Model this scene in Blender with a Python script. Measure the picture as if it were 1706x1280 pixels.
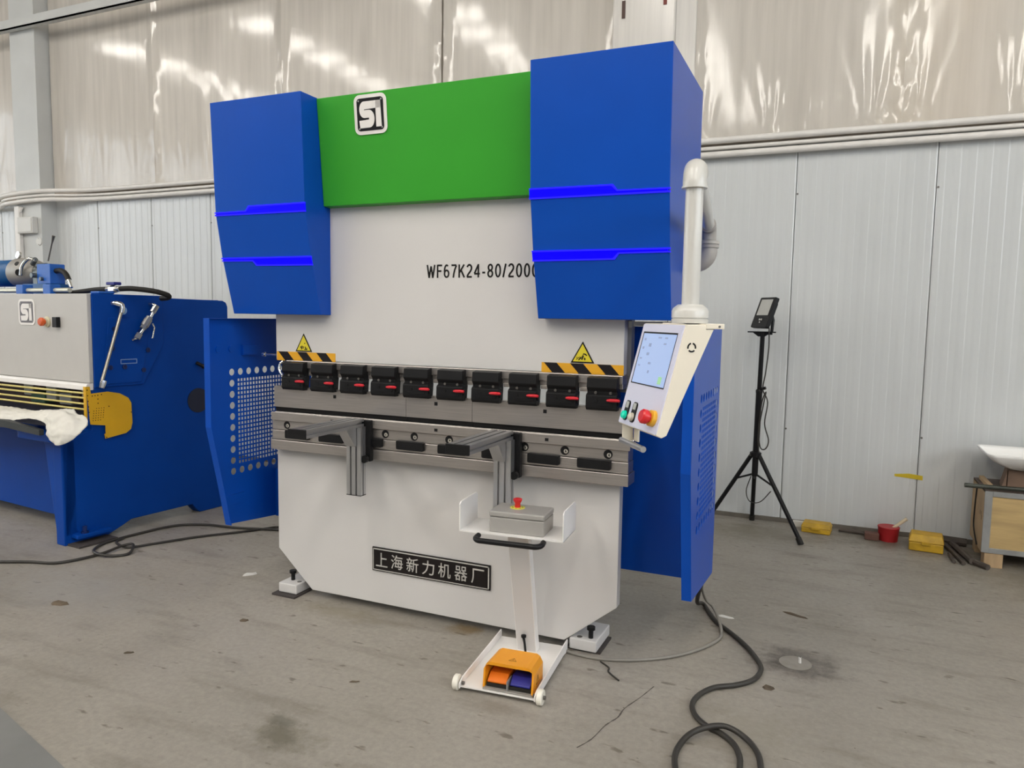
import bpy, bmesh, math, random
from mathutils import Matrix, Vector, noise

scene = bpy.context.scene
for o in list(bpy.data.objects):
    bpy.data.objects.remove(o, do_unlink=True)
COL = scene.collection
rnd = random.Random(7)

# ------------------------------------------------------------------ camera
F_PX = 1227.88
YAW, PITCH, ROLL = 0.4112, -0.0903, 0.0156
cam_d = bpy.data.cameras.new('camera')
cam = bpy.data.objects.new('camera', cam_d)
COL.objects.link(cam)
fw = Vector((-math.sin(YAW) * math.cos(PITCH), math.cos(YAW) * math.cos(PITCH), math.sin(PITCH)))
rt = Vector((math.cos(YAW), math.sin(YAW), 0))
up = rt.cross(fw)
r2 = rt * math.cos(ROLL) + up * math.sin(ROLL)
u2 = up * math.cos(ROLL) - rt * math.sin(ROLL)
M = Matrix((r2, u2, -fw)).transposed().to_4x4()
M.translation = (2.8562, -3.3664, 1.6498)
cam.matrix_world = M
cam_d.sensor_fit = 'HORIZONTAL'
cam_d.sensor_width = 36
cam_d.lens = F_PX * 36 / 1706
cam_d.clip_start = 0.05
scene.camera = cam

# ------------------------------------------------------------------ world, exposure
scene.view_settings.view_transform = 'Standard'
scene.view_settings.look = 'None'
scene.view_settings.gamma = 1
scene.view_settings.exposure = -0.76
scene.view_settings.use_curve_mapping = False
world = bpy.data.worlds.new('hall_daylight')
scene.world = world
world.use_nodes = True
bg = world.node_tree.nodes['Background']
bg.inputs[0].default_value = (0.93, 0.96, 1.0, 1)
bg.inputs[1].default_value = 0.28
try:
    scene.cycles.use_denoising = True
    scene.cycles.max_bounces = 8
    scene.cycles.caustics_reflective = False
    scene.cycles.caustics_refractive = False
except Exception:
    pass

ROOF_LIGHT = 36.0       # strength of the luminous roof panels
SUN_LAMPS = 0.0

# ------------------------------------------------------------------ materials
def srgb(r, g, b):
    f = lambda c: (c / 255) / 12.92 if c <= 10 else ((c / 255 + 0.055) / 1.055) ** 2.4
    return (f(r), f(g), f(b))

MATS = {}
def mat(name, col, rough=0.5, metal=0.0, emit=0.0, spec=0.5, coat=0.0, var=0.0, bump=0.0, scale=8.0, stretch=(1, 1, 1), ecol=None):
    if name in MATS:
        return MATS[name]
    m = bpy.data.materials.new(name)
    m.use_nodes = True
    nt = m.node_tree
    b = nt.nodes['Principled BSDF']
    b.inputs['Base Color'].default_value = (*col, 1)
    b.inputs['Roughness'].default_value = rough
    b.inputs['Metallic'].default_value = metal
    b.inputs['Specular IOR Level'].default_value = spec
    b.inputs['Coat Weight'].default_value = coat
    b.inputs['Coat Roughness'].default_value = 0.12
    if emit:
        b.inputs['Emission Color'].default_value = (*(ecol or col), 1)
        b.inputs['Emission Strength'].default_value = emit
    if var or bump:
        tc = nt.nodes.new('ShaderNodeTexCoord')
        mp = nt.nodes.new('ShaderNodeMapping')
        mp.inputs['Scale'].default_value = stretch
        nz = nt.nodes.new('ShaderNodeTexNoise')
        nz.inputs['Scale'].default_value = scale
        nz.inputs['Detail'].default_value = 5
        nt.links.new(tc.outputs['Object'], mp.inputs[0])
        nt.links.new(mp.outputs[0], nz.inputs['Vector'])
        if var:
            rp = nt.nodes.new('ShaderNodeValToRGB')
            rp.color_ramp.elements[0].position = 0.3
            rp.color_ramp.elements[1].position = 0.7
            rp.color_ramp.elements[0].color = (*[c * (1 - var) for c in col], 1)
            rp.color_ramp.elements[1].color = (*[min(1, c * (1 + var)) for c in col], 1)
            nt.links.new(nz.outputs['Fac'], rp.inputs[0])
            nt.links.new(rp.outputs[0], b.inputs['Base Color'])
        if bump:
            bp = nt.nodes.new('ShaderNodeBump')
            bp.inputs['Strength'].default_value = bump
            bp.inputs['Distance'].default_value = 0.01
            nt.links.new(nz.outputs['Fac'], bp.inputs['Height'])
            nt.links.new(bp.outputs[0], b.inputs['Normal'])
    MATS[name] = m
    return m

WHITE = mat('white_paint', (0.64, 0.625, 0.615), 0.36, var=0.015, scale=3, spec=0.4)
WHITE2 = mat('bright_white_paint', (0.82, 0.80, 0.78), 0.4, var=0.02)
BLUE = mat('blue_paint', (0.002, 0.068, 0.43), 0.33, var=0.03, scale=4, spec=0.2)
BLUE_S = mat('shear_blue_paint', (0.002, 0.055, 0.33), 0.4, var=0.05, scale=4, spec=0.12)
GREEN = mat('green_paint', (0.04, 0.34, 0.028), 0.35, var=0.03, scale=3, spec=0.3)
STEEL = mat('ground_steel', (0.45, 0.42, 0.40), 0.34, metal=0.85, var=0.10, bump=0.03, scale=6, stretch=(1, 40, 40))
STEEL_D = mat('dark_steel', (0.16, 0.15, 0.14), 0.4, metal=0.7, var=0.1)
ALU = mat('aluminium_profile', (0.50, 0.50, 0.51), 0.30, metal=0.85, var=0.04)
CHROME = mat('chrome', (0.75, 0.75, 0.73), 0.18, metal=1.0)
BLACK = mat('black_oxide', (0.010, 0.010, 0.011), 0.42, var=0.2, spec=0.22)
BLACK_P = mat('black_plastic', (0.010, 0.010, 0.011), 0.35, spec=0.22)
RUBBER = mat('black_rubber', (0.022, 0.021, 0.019), 0.5, var=0.2, spec=0.22)
RED = mat('red_lever', (0.62, 0.012, 0.025), 0.35)
RED_B = mat('red_button', (0.65, 0.02, 0.025), 0.3)
YEL_B = mat('yellow_button_ring', (0.80, 0.62, 0.06), 0.4)
HAZ_Y = mat('hazard_yellow', (0.76, 0.38, 0.015), 0.5)
HAZ_K = mat('hazard_black', (0.012, 0.010, 0.012), 0.5, spec=0.2)
WARN_Y = mat('warning_yellow', (0.72, 0.60, 0.03), 0.45)
TEXT_K = mat('black_print', (0.010, 0.009, 0.009), 0.5, spec=0.2)
SILVER = mat('silver_lettering', (0.62, 0.60, 0.57), 0.4, metal=0.3)
LED = mat('blue_light_strip', (0.0, 0.0, 0.5), 0.4, emit=1.6, ecol=(0.004, 0.0, 1.0), spec=0.1)
LED_C = mat('blue_light_edge', (0.0, 0.0, 0.6), 0.4, emit=1.7, ecol=(0.03, 0.02, 1.0), spec=0.1)
CREAM = mat('cream_paint', (0.80, 0.74, 0.62), 0.38, var=0.02)
LAV = mat('pendant_front_foil', (0.66, 0.67, 0.82), 0.35)
SCREEN = mat('lit_screen', (0.30, 0.40, 0.62), 0.2, emit=0.62, ecol=(0.42, 0.56, 0.92), var=0.0)
GREYP = mat('grey_plastic_box', (0.36, 0.345, 0.325), 0.38, var=0.03)
ORANGE = mat('orange_yellow_plastic', (0.82, 0.33, 0.012), 0.38)
ORANGE_D = mat('orange_pedal', (0.75, 0.17, 0.006), 0.45)
PED_BLUE = mat('blue_pedal', (0.02, 0.022, 0.23), 0.4)
GUARD_Y = mat('guard_yellow', (0.72, 0.40, 0.008), 0.5, var=0.04)
TUBE_G = mat('light_grey_tube', (0.60, 0.59, 0.56), 0.28, coat=0.5)
TUBE_D = mat('grey_joint', (0.42, 0.40, 0.38), 0.4)
CABLE_K = mat('black_cable', (0.03, 0.027, 0.023), 0.5)
CABLE_G = mat('grey_cable', (0.24, 0.225, 0.20), 0.45)
PVC = mat('white_conduit', (0.78, 0.755, 0.72), 0.4, var=0.05)
WOOD = mat('plywood', (0.50, 0.355, 0.16), 0.6, var=0.18, bump=0.1, scale=3, stretch=(1, 1, 7))
WOOD2 = mat('pine_batten', (0.46, 0.32, 0.18), 0.65, var=0.2, bump=0.1, scale=4, stretch=(6, 1, 1))
GALV = mat('galvanised_strip', (0.34, 0.345, 0.34), 0.5, metal=0.4, var=0.15)
CARD = mat('brown_cardboard', (0.20, 0.13, 0.09), 0.75, var=0.1)
BASIN = mat('white_plastic_tray', (0.86, 0.85, 0.83), 0.3)
CLOTH = mat('white_cloth', (0.72, 0.70, 0.64), 0.8, var=0.06, scale=10, bump=0.2)
SCRAP = mat('rusty_scrap', (0.075, 0.06, 0.05), 0.7, var=0.4, bump=0.3)
RUST = mat('brown_block', (0.12, 0.055, 0.04), 0.7, var=0.3)
YBOX = mat('dirty_yellow_plastic', (0.55, 0.33, 0.02), 0.5, var=0.2, scale=14)
REDPOT = mat('red_plastic', (0.40, 0.015, 0.02), 0.45, var=0.1)
DARKRED = mat('dark_red_recess', (0.05, 0.015, 0.015), 0.6, var=0.4)
MOTOR_G = mat('cast_grey', (0.34, 0.325, 0.30), 0.45, metal=0.3, var=0.1)
MOTOR_B = mat('motor_blue', (0.01, 0.10, 0.28), 0.4, var=0.1)
VALVE_B = mat('valve_blue', (0.015, 0.12, 0.48), 0.4, var=0.1)
COLUMN = mat('grey_column_paint', (0.56, 0.57, 0.56), 0.45, var=0.05, scale=2)
COLUMN_W = mat('white_wrapped_column', (0.68, 0.65, 0.61), 0.3, var=0.06, scale=3, stretch=(8, 1, 0.4), coat=0.4)
LEAF = mat('dry_debris', (0.10, 0.075, 0.05), 0.8, var=0.4)
CHIP = mat('white_chip', (0.7, 0.69, 0.66), 0.6)
TAPE_Y = mat('yellow_tape', (0.62, 0.46, 0.02), 0.5)
LAMP_GL = mat('lamp_glass', (0.50, 0.50, 0.47), 0.15, var=0.05)
GREEN_B = mat('green_button', (0.0, 0.62, 0.42), 0.25, emit=0.25, ecol=(0.0, 0.8, 0.5))
PAD = mat('dark_floor_pad', (0.05, 0.042, 0.04), 0.7)

def floor_mat():
    m = bpy.data.materials.new('worn_concrete')
    m.use_nodes = True
    nt = m.node_tree
    N, Lk = nt.nodes, nt.links
    b = N['Principled BSDF']
    tc = N.new('ShaderNodeTexCoord')
    def nz(scale, detail, rough=0.55, stretch=None, rot=0):
        n = N.new('ShaderNodeTexNoise')
        n.inputs['Scale'].default_value = scale
        n.inputs['Detail'].default_value = detail
        n.inputs['Roughness'].default_value = rough
        if stretch:
            mp = N.new('ShaderNodeMapping')
            mp.inputs['Scale'].default_value = stretch
            mp.inputs['Rotation'].default_value = (0, 0, rot)
            Lk.new(tc.outputs['Object'], mp.inputs[0])
            Lk.new(mp.outputs[0], n.inputs['Vector'])
        else:
            Lk.new(tc.outputs['Object'], n.inputs['Vector'])
        return n
    def ramp(src, p0, c0, p1, c1):
        r = N.new('ShaderNodeValToRGB')
        r.color_ramp.elements[0].position = p0
        r.color_ramp.elements[0].color = (*c0, 1)
        r.color_ramp.elements[1].position = p1
        r.color_ramp.elements[1].color = (*c1, 1)
        Lk.new(src, r.inputs[0])
        return r
    def mix(a, bb, fac, mode='MIX'):
        x = N.new('ShaderNodeMixRGB')
        x.blend_type = mode
        if isinstance(fac, float):
            x.inputs[0].default_value = fac
        else:
            Lk.new(fac, x.inputs[0])
        Lk.new(a, x.inputs[1])
        if isinstance(bb, tuple):
            x.inputs[2].default_value = (*bb, 1)
        else:
            Lk.new(bb, x.inputs[2])
        return x
    base = ramp(nz(0.8, 6).outputs['Fac'], 0.3, (0.270, 0.245, 0.212), 0.7, (0.345, 0.318, 0.280))
    grain = ramp(nz(35, 8, 0.7).outputs['Fac'], 0.35, (0.86, 0.86, 0.86), 0.65, (1.06, 1.06, 1.06))
    c = mix(base.outputs[0], grain.outputs[0], 1.0, 'MULTIPLY')
    streak = ramp(nz(3.2, 5, 0.6, (0.5, 2.2, 1), 0.3).outputs['Fac'], 0.52, (1, 1, 1), 0.80, (0.60, 0.58, 0.54))
    c = mix(c.outputs[0], streak.outputs[0], 0.9, 'MULTIPLY')
    specks = ramp(nz(13, 3, 0.5, (0.6, 1.5, 1), 0.5).outputs['Fac'], 0.655, (1, 1, 1), 0.72, (0.40, 0.37, 0.33))
    c = mix(c.outputs[0], specks.outputs[0], 0.8, 'MULTIPLY')
    fine = ramp(nz(42, 2, 0.5).outputs['Fac'], 0.74, (1, 1, 1), 0.77, (0.40, 0.37, 0.34))
    c = mix(c.outputs[0], fine.outputs[0], 0.8, 'MULTIPLY')
    # stains with places of their own: (x, y, radius x, radius y, colour, strength)
    sep = N.new('ShaderNodeSeparateXYZ')
    Lk.new(tc.outputs['Object'], sep.inputs[0])
    wob = nz(9, 8, 0.75)
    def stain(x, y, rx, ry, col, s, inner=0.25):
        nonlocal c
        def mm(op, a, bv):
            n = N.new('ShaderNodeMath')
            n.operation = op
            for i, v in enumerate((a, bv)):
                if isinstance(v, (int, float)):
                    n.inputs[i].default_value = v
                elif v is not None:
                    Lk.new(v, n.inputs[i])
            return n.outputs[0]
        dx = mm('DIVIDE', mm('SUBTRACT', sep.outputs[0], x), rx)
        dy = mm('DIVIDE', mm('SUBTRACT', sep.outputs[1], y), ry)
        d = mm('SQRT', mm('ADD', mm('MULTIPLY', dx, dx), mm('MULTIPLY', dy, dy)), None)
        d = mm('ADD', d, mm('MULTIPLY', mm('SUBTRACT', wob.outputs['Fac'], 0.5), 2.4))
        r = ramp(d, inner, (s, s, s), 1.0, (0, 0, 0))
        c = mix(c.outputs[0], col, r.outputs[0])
    stain(2.76, 0.345, 0.24, 0.20, (0.055, 0.045, 0.04), 0.8)
    stain(1.15, 0.0, 0.13, 0.09, (0.17, 0.105, 0.03), 0.75)
    stain(0.95, -1.20, 0.20, 0.10, (0.10, 0.09, 0.055), 0.7)
    stain(0.88, -1.10, 0.10, 0.05, (0.09, 0.085, 0.06), 0.6)
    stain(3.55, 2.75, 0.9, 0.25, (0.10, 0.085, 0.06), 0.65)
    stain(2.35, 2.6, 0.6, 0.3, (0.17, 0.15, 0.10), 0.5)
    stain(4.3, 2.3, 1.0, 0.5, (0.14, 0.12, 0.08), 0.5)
    stain(2.6, -0.35, 0.3, 0.25, (0.21, 0.19, 0.15), 0.4)
    stain(0.4, -0.1, 0.45, 0.12, (0.2, 0.175, 0.12), 0.5)
    stain(-1.2, -0.5, 0.8, 0.4, (0.30, 0.29, 0.27), 0.5)
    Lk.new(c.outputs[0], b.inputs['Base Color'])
    rr = ramp(nz(2.5, 4).outputs['Fac'], 0.3, (0.38, 0.38, 0.38), 0.7, (0.62, 0.62, 0.62))
    Lk.new(rr.outputs[0], b.inputs['Roughness'])
    bp = N.new('ShaderNodeBump')
    bp.inputs['Strength'].default_value = 0.12
    bp.inputs['Distance'].default_value = 0.01
    Lk.new(nz(18, 8).outputs['Fac'], bp.inputs['Height'])
    Lk.new(bp.outputs[0], b.inputs['Normal'])
    return m

def film_mat():
    m = bpy.data.materials.new('clear_plastic_film')
    m.use_nodes = True
    nt = m.node_tree
    N, Lk = nt.nodes, nt.links
    b = N['Principled BSDF']
    b.inputs['Base Color'].default_value = (0.78, 0.73, 0.66, 1)
    b.inputs['Roughness'].default_value = 0.32
    b.inputs['Specular IOR Level'].default_value = 0.6
    b.inputs['Coat Weight'].default_value = 0.75
    b.inputs['Coat Roughness'].default_value = 0.06
    b.inputs['Coat IOR'].default_value = 1.7
    b.inputs['Alpha'].default_value = 0.80
    b.inputs['Coat Roughness'].default_value = 0.085
    b.inputs['Coat Weight'].default_value = 0.7
    tc = N.new('ShaderNodeTexCoord')
    def vn(sx, sz, sc, det):
        mp = N.new('ShaderNodeMapping')
        mp.inputs['Scale'].default_value = (sx, 1, sz)
        nz = N.new('ShaderNodeTexNoise')
        nz.inputs['Scale'].default_value = sc
        nz.inputs['Detail'].default_value = det
        Lk.new(tc.outputs['Object'], mp.inputs[0])
        Lk.new(mp.outputs[0], nz.inputs['Vector'])
        return nz
    fine, broad = vn(9, 0.5, 1.6, 5), vn(2.2, 0.5, 1.0, 4)
    bp = N.new('ShaderNodeBump')
    bp.inputs['Strength'].default_value = 0.035
    bp.inputs['Distance'].default_value = 0.01
    Lk.new(fine.outputs['Fac'], bp.inputs['Height'])
    Lk.new(bp.outputs[0], b.inputs['Normal'])
    Lk.new(bp.outputs[0], b.inputs['Coat Normal'])
    mr = N.new('ShaderNodeMapRange')
    mr.inputs['From Min'].default_value = 0.3
    mr.inputs['From Max'].default_value = 0.7
    mr.inputs['To Min'].default_value = 0.58
    mr.inputs['To Max'].default_value = 0.82
    av = N.new('ShaderNodeMath')
    av.operation = 'ADD'
    hf = N.new('ShaderNodeMath')
    hf.operation = 'MULTIPLY'
    hf.inputs[1].default_value = 0.5
    h2 = N.new('ShaderNodeMath')
    h2.operation = 'MULTIPLY'
    h2.inputs[1].default_value = 0.5
    Lk.new(fine.outputs['Fac'], hf.inputs[0])
    Lk.new(broad.outputs['Fac'], h2.inputs[0])
    Lk.new(hf.outputs[0], av.inputs[0])
    Lk.new(h2.outputs[0], av.inputs[1])
    Lk.new(av.outputs[0], mr.inputs['Value'])
    Lk.new(mr.outputs[0], b.inputs['Alpha'])
    return m

def upper_wall_mat():
    m = bpy.data.materials.new('upper_wall_boards')
    m.use_nodes = True
    nt = m.node_tree
    N, Lk = nt.nodes, nt.links
    b = N['Principled BSDF']
    b.inputs['Roughness'].default_value = 0.7
    tc = N.new('ShaderNodeTexCoord')
    sep = N.new('ShaderNodeSeparateXYZ')
    Lk.new(tc.outputs['Object'], sep.inputs[0])
    r = N.new('ShaderNodeValToRGB')
    mr = N.new('ShaderNodeMapRange')
    mr.inputs['From Min'].default_value = -9
    mr.inputs['From Max'].default_value = 6
    Lk.new(sep.outputs[0], mr.inputs['Value'])
    Lk.new(mr.outputs[0], r.inputs[0])
    e = r.color_ramp.elements
    e[0].position = 0.0
    e[0].color = (0.60, 0.53, 0.46, 1)
    e[1].position = 1.0
    e[1].color = (0.46, 0.37, 0.22, 1)
    for p, c in ((0.30, (0.62, 0.56, 0.49, 1)), (0.70, (0.46, 0.42, 0.36, 1)), (0.80, (0.48, 0.43, 0.36, 1)), (0.815, (0.66, 0.44, 0.12, 1)), (0.845, (0.64, 0.42, 0.12, 1)), (0.87, (0.50, 0.43, 0.32, 1))):
        x = e.new(p)
        x.color = c
    nz = N.new('ShaderNodeTexNoise')
    nz.inputs['Scale'].default_value = 0.9
    nz.inputs['Detail'].default_value = 4
    Lk.new(tc.outputs['Object'], nz.inputs['Vector'])
    mx = N.new('ShaderNodeMixRGB')
    mx.blend_type = 'MULTIPLY'
    mx.inputs[0].default_value = 1
    r2_ = N.new('ShaderNodeValToRGB')
    r2_.color_ramp.elements[0].position = 0.3
    r2_.color_ramp.elements[0].color = (0.8, 0.8, 0.8, 1)
    r2_.color_ramp.elements[1].position = 0.7
    r2_.color_ramp.elements[1].color = (1.1, 1.1, 1.1, 1)
    Lk.new(nz.outputs['Fac'], r2_.inputs[0])
    Lk.new(r.outputs[0], mx.inputs[1])
    Lk.new(r2_.outputs[0], mx.inputs[2])
    Lk.new(mx.outputs[0], b.inputs['Base Color'])
    return m

PANEL = mat('white_sandwich_panel', (0.62, 0.64, 0.645), 0.24, var=0.03, scale=1.2, stretch=(3, 1, 0.6), coat=0.3)
FLOOR = floor_mat()
FILM = film_mat()
UPPER = upper_wall_mat()

# ------------------------------------------------------------------ mesh helpers
WORLD = {}          # accumulated matrix of every object that may be a parent

class MB:
    def __init__(self, M=None):
        self.v, self.f, self.M = [], [], M
    def add(self, vs, fs):
        n = len(self.v)
        self.v += [tuple(p) for p in vs]
        self.f += [tuple(i + n for i in f) for f in fs]
        return self
    def box(self, x0, x1, y0, y1, z0, z1):
        vs = [(x0, y0, z0), (x1, y0, z0), (x1, y1, z0), (x0, y1, z0), (x0, y0, z1), (x1, y0, z1), (x1, y1, z1), (x0, y1, z1)]
        return self.add(vs, [(3, 2, 1, 0), (4, 5, 6, 7), (0, 1, 5, 4), (1, 2, 6, 5), (2, 3, 7, 6), (3, 0, 4, 7)])
    def prism(self, poly, axis, a, b):
        """poly of 2-D points in the plane square to axis, swept from a to b"""
        def P(q, t):
            if axis == 'x': return (t, q[0], q[1])
            if axis == 'y': return (q[0], t, q[1])
            return (q[0], q[1], t)
        n = len(poly)
        vs = [P(q, a) for q in poly] + [P(q, b) for q in poly]
        fs = [tuple(range(n)), tuple(range(2 * n - 1, n - 1, -1))]
        fs += [(i, i + n, (i + 1) % n + n, (i + 1) % n) for i in range(n)]
        return self.add(vs, fs)
    def loft(self, A, B):
        """solid between two polygons of the same length, given in 3-D"""
        n = len(A)
        fs = [tuple(range(n)), tuple(range(2 * n - 1, n - 1, -1))]
        fs += [(i, i + n, (i + 1) % n + n, (i + 1) % n) for i in range(n)]
        return self.add(list(A) + list(B), fs)
    def cyl(self, p0, p1, r0, r1=None, n=20):
        return self.tube([p0, p1], [r0, r0 if r1 is None else r1], n)
    def tube(self, path, r, n=12, caps=True):
        path = [Vector(p) for p in path]
        if not isinstance(r, (list, tuple)):
            r = [r] * len(path)
        vs, fs = [], []
        prev = None
        for i, p in enumerate(path):
            t = (path[min(i + 1, len(path) - 1)] - path[max(i - 1, 0)])
            if t.length < 1e-9:
                t = Vector((0, 0, 1))
            t.normalize()
            if prev is None:
                a = Vector((0, 0, 1)) if abs(t.z) < 0.9 else Vector((1, 0, 0))
                prev = (a - t * a.dot(t)).normalized()
            else:
                q = prev - t * prev.dot(t)
                prev = q.normalized() if q.length > 1e-6 else prev
            bn = t.cross(prev)
            for k in range(n):
                a = 2 * math.pi * k / n
                vs.append(p + (prev * math.cos(a) + bn * math.sin(a)) * r[i])
        for i in range(len(path) - 1):
            for k in range(n):
                k2 = (k + 1) % n
                fs.append((i * n + k, i * n + k2, (i + 1) * n + k2, (i + 1) * n + k))
        if caps:
            fs.append(tuple(range(n - 1, -1, -1)))
            fs.append(tuple(range((len(path) - 1) * n, len(path) * n)))
        return self.add(vs, fs)
    def lathe(self, c, axis, prof, n=24):
        """prof: (distance along axis, radius)"""
        c, axis = Vector(c), Vector(axis).normalized()
        return self.tube([c + axis * d for d, _ in prof], [max(r, 1e-4) for _, r in prof], n)
    def build(self, name, m, parent=None, smooth=False, bevel=0.0, solid=0.0, seg=2):
        me = bpy.data.meshes.new(name)
        vs = [self.M @ Vector(p) for p in self.v] if self.M else self.v
        me.from_pydata([tuple(p) for p in vs], [], self.f)
        bm = bmesh.new()
        bm.from_mesh(me)
        bmesh.ops.recalc_face_normals(bm, faces=bm.faces)
        bm.to_mesh(me)
        bm.free()
        me.update()
        me.materials.append(m)
        o = bpy.data.objects.new(name, me)
        COL.objects.link(o)
        attach(o, parent)
        if smooth:
            for p in me.polygons:
                p.use_smooth = True
            md = o.modifiers.new('smooth_by_angle', 'EDGE_SPLIT')
            md.split_angle = math.radians(40)
        if solid:
            md = o.modifiers.new('thickness', 'SOLIDIFY')
            md.thickness = solid
            md.offset = 0
        if bevel:
            md = o.modifiers.new('bevel', 'BEVEL')
            md.width = bevel
            md.segments = seg
            md.limit_method = 'ANGLE'
            md.angle_limit = math.radians(35)
        return o

def attach(o, parent):
    WORLD[o.name] = Matrix.Identity(4)
    if parent is not None:
        o.parent = parent
        o.matrix_parent_inverse = WORLD[parent.name].inverted()

def tag(o, label, cat=None, group=None, kind=None):
    if label: o['label'] = label
    if cat: o['category'] = cat
    if group: o['group'] = group
    if kind: o['kind'] = kind
    return o

def thing(name, loc, label, cat, group=None):
    o = bpy.data.objects.new(name, None)
    o.empty_display_size = 0.1
    COL.objects.link(o)
    o.location = loc
    WORLD[o.name] = Matrix.Translation(Vector(loc))
    return tag(o, label, cat, group)

def struct(o, label=None):
    o['kind'] = 'structure'
    if label: o['label'] = label
    return o

def text(name, body, size_h, m, parent, M, width=None, bold=0.0, depth=0.001):
    """lettering as a mesh: cap height size_h, squeezed to width, placed by M (x right, y up, z out)"""
    cu = bpy.data.curves.new(name, 'FONT')
    cu.body = body
    cu.size = 1
    cu.offset = bold
    cu.extrude = 0
    ob = bpy.data.objects.new(name, cu)
    COL.objects.link(ob)
    dg = bpy.context.evaluated_depsgraph_get()
    me = bpy.data.meshes.new_from_object(ob.evaluated_get(dg))
    bpy.data.objects.remove(ob, do_unlink=True)
    xs = [v.co.x for v in me.vertices]
    ys = [v.co.y for v in me.vertices]
    sy = size_h / (max(ys) - min(ys))
    sx = (width / (max(xs) - min(xs))) if width else sy
    x0, y0 = min(xs), min(ys)
    for v in me.vertices:
        v.co = M @ Vector(((v.co.x - x0) * sx, (v.co.y - y0) * sy, 0))
    me.materials.clear()
    me.materials.append(m)
    o = bpy.data.objects.new(name, me)
    COL.objects.link(o)
    attach(o, parent)
    md = o.modifiers.new('thickness', 'SOLIDIFY')
    md.thickness = depth
    md.offset = 0
    return o

def arc(c, r, a0, a1, n):
    return [(c[0] + r * math.cos(a0 + (a1 - a0) * i / n), c[1] + r * math.sin(a0 + (a1 - a0) * i / n)) for i in range(n + 1)]

def rrect(x0, x1, y0, y1, r, n=5):
    h = math.pi / 2
    return (arc((x1 - r, y0 + r), r, -h, 0, n) + arc((x1 - r, y1 - r), r, 0, h, n)
            + arc((x0 + r, y1 - r), r, h, 2 * h, n) + arc((x0 + r, y0 + r), r, 2 * h, 3 * h, n))

def spline(pts, per=8):
    P = [Vector(p) for p in pts]
    P = [P[0] * 2 - P[1]] + P + [P[-1] * 2 - P[-2]]
    out = []
    for i in range(1, len(P) - 2):
        for k in range(per):
            t = k / per
            a, b, c, d = P[i - 1], P[i], P[i + 1], P[i + 2]
            out.append(0.5 * ((2 * b) + (c - a) * t + (2 * a - 5 * b + 4 * c - d) * t * t + (3 * b - a - 3 * c + d) * t ** 3))
    out.append(P[-2])
    return out

def frame(o, ux, uy, uz):
    m = Matrix((Vector(ux), Vector(uy), Vector(uz))).transposed().to_4x4()
    m.translation = Vector(o)
    return m

def copy_part(o, parent, off):
    c = o.copy()
    COL.objects.link(c)
    c.parent = parent
    c.matrix_parent_inverse = o.matrix_parent_inverse.copy()
    c.location = Vector(o.location) + Vector(off)
    WORLD[c.name] = Matrix.Identity(4)
    return c

# ================================================================== the hall
f = MB()
f.add([(-16, -14, 0), (12, -14, 0), (12, 3.0, 0), (-16, 3.0, 0)], [(0, 1, 2, 3)])
f.add([(-14, -14, -0.2), (12, -14, -0.2), (12, 3.2, -0.2), (-14, 3.2, -0.2)], [(3, 2, 1, 0)])
floor = struct(f.build('floor', FLOOR), 'worn grey concrete workshop floor')

# dark strip of the next floor slab in the near left corner, a joint and a sealed round hole
s = MB()
d_ = Vector((0.624, -0.161, 0)).normalized()
a_ = Vector((-0.243, -1.527, 0)) - d_ * 3
b_ = Vector((-0.243, -1.527, 0)) + d_ * 3
nrm = Vector((d_.y, -d_.x, 0))
A = [a_, b_, b_ + nrm * 1.6, a_ + nrm * 1.6]
s.loft([p + Vector((0, 0, -0.01)) for p in A], [p + Vector((0, 0, 0.003)) for p in A])
tag(s.build('floor_plate', mat('grey_steel_sheet', (0.19, 0.19, 0.185), 0.45, var=0.12, scale=3), floor), 'darker grey slab in the near left corner')
s = MB()
s.lathe((2.76, 0.346, -0.01), (0, 0, 1), [(0, 0.075), (0.0115, 0.075), (0.012, 0.0)], 28)
tag(s.build('hole_plug', mat('pale_mortar', (0.27, 0.25, 0.22), 0.7, var=0.15, scale=12), floor), 'pale round mortar plug in a sooty stain')
s = MB()
crk = [(1.93, -0.43), (1.985, -0.52), (1.99, -0.62), (2.03, -0.70), (2.045, -0.82), (2.085, -0.95)]
crk = [(2.19, -0.18), (2.16, -0.30), (2.115, -0.42), (2.115, -0.50), (2.08, -0.58), (2.06, -0.70), (2.03, -0.78)]
pth = [(x + rnd.uniform(-.006, .006), y, 0.0015) for x, y in crk]
pth = spline([Vector(p) for p in pth], 4)
for i in range(len(pth) - 1):
    a, b = pth[i], pth[i + 1]
    w = 0.0018 + 0.002 * rnd.random()
    s.add([(a.x - w, a.y, .0012), (a.x + w, a.y, .0012), (b.x + w, b.y, .0012), (b.x - w, b.y, .0012)], [(0, 1, 2, 3)])
s.build('crack', mat('crack_dark', (0.09, 0.08, 0.07), 0.9), floor)

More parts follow.
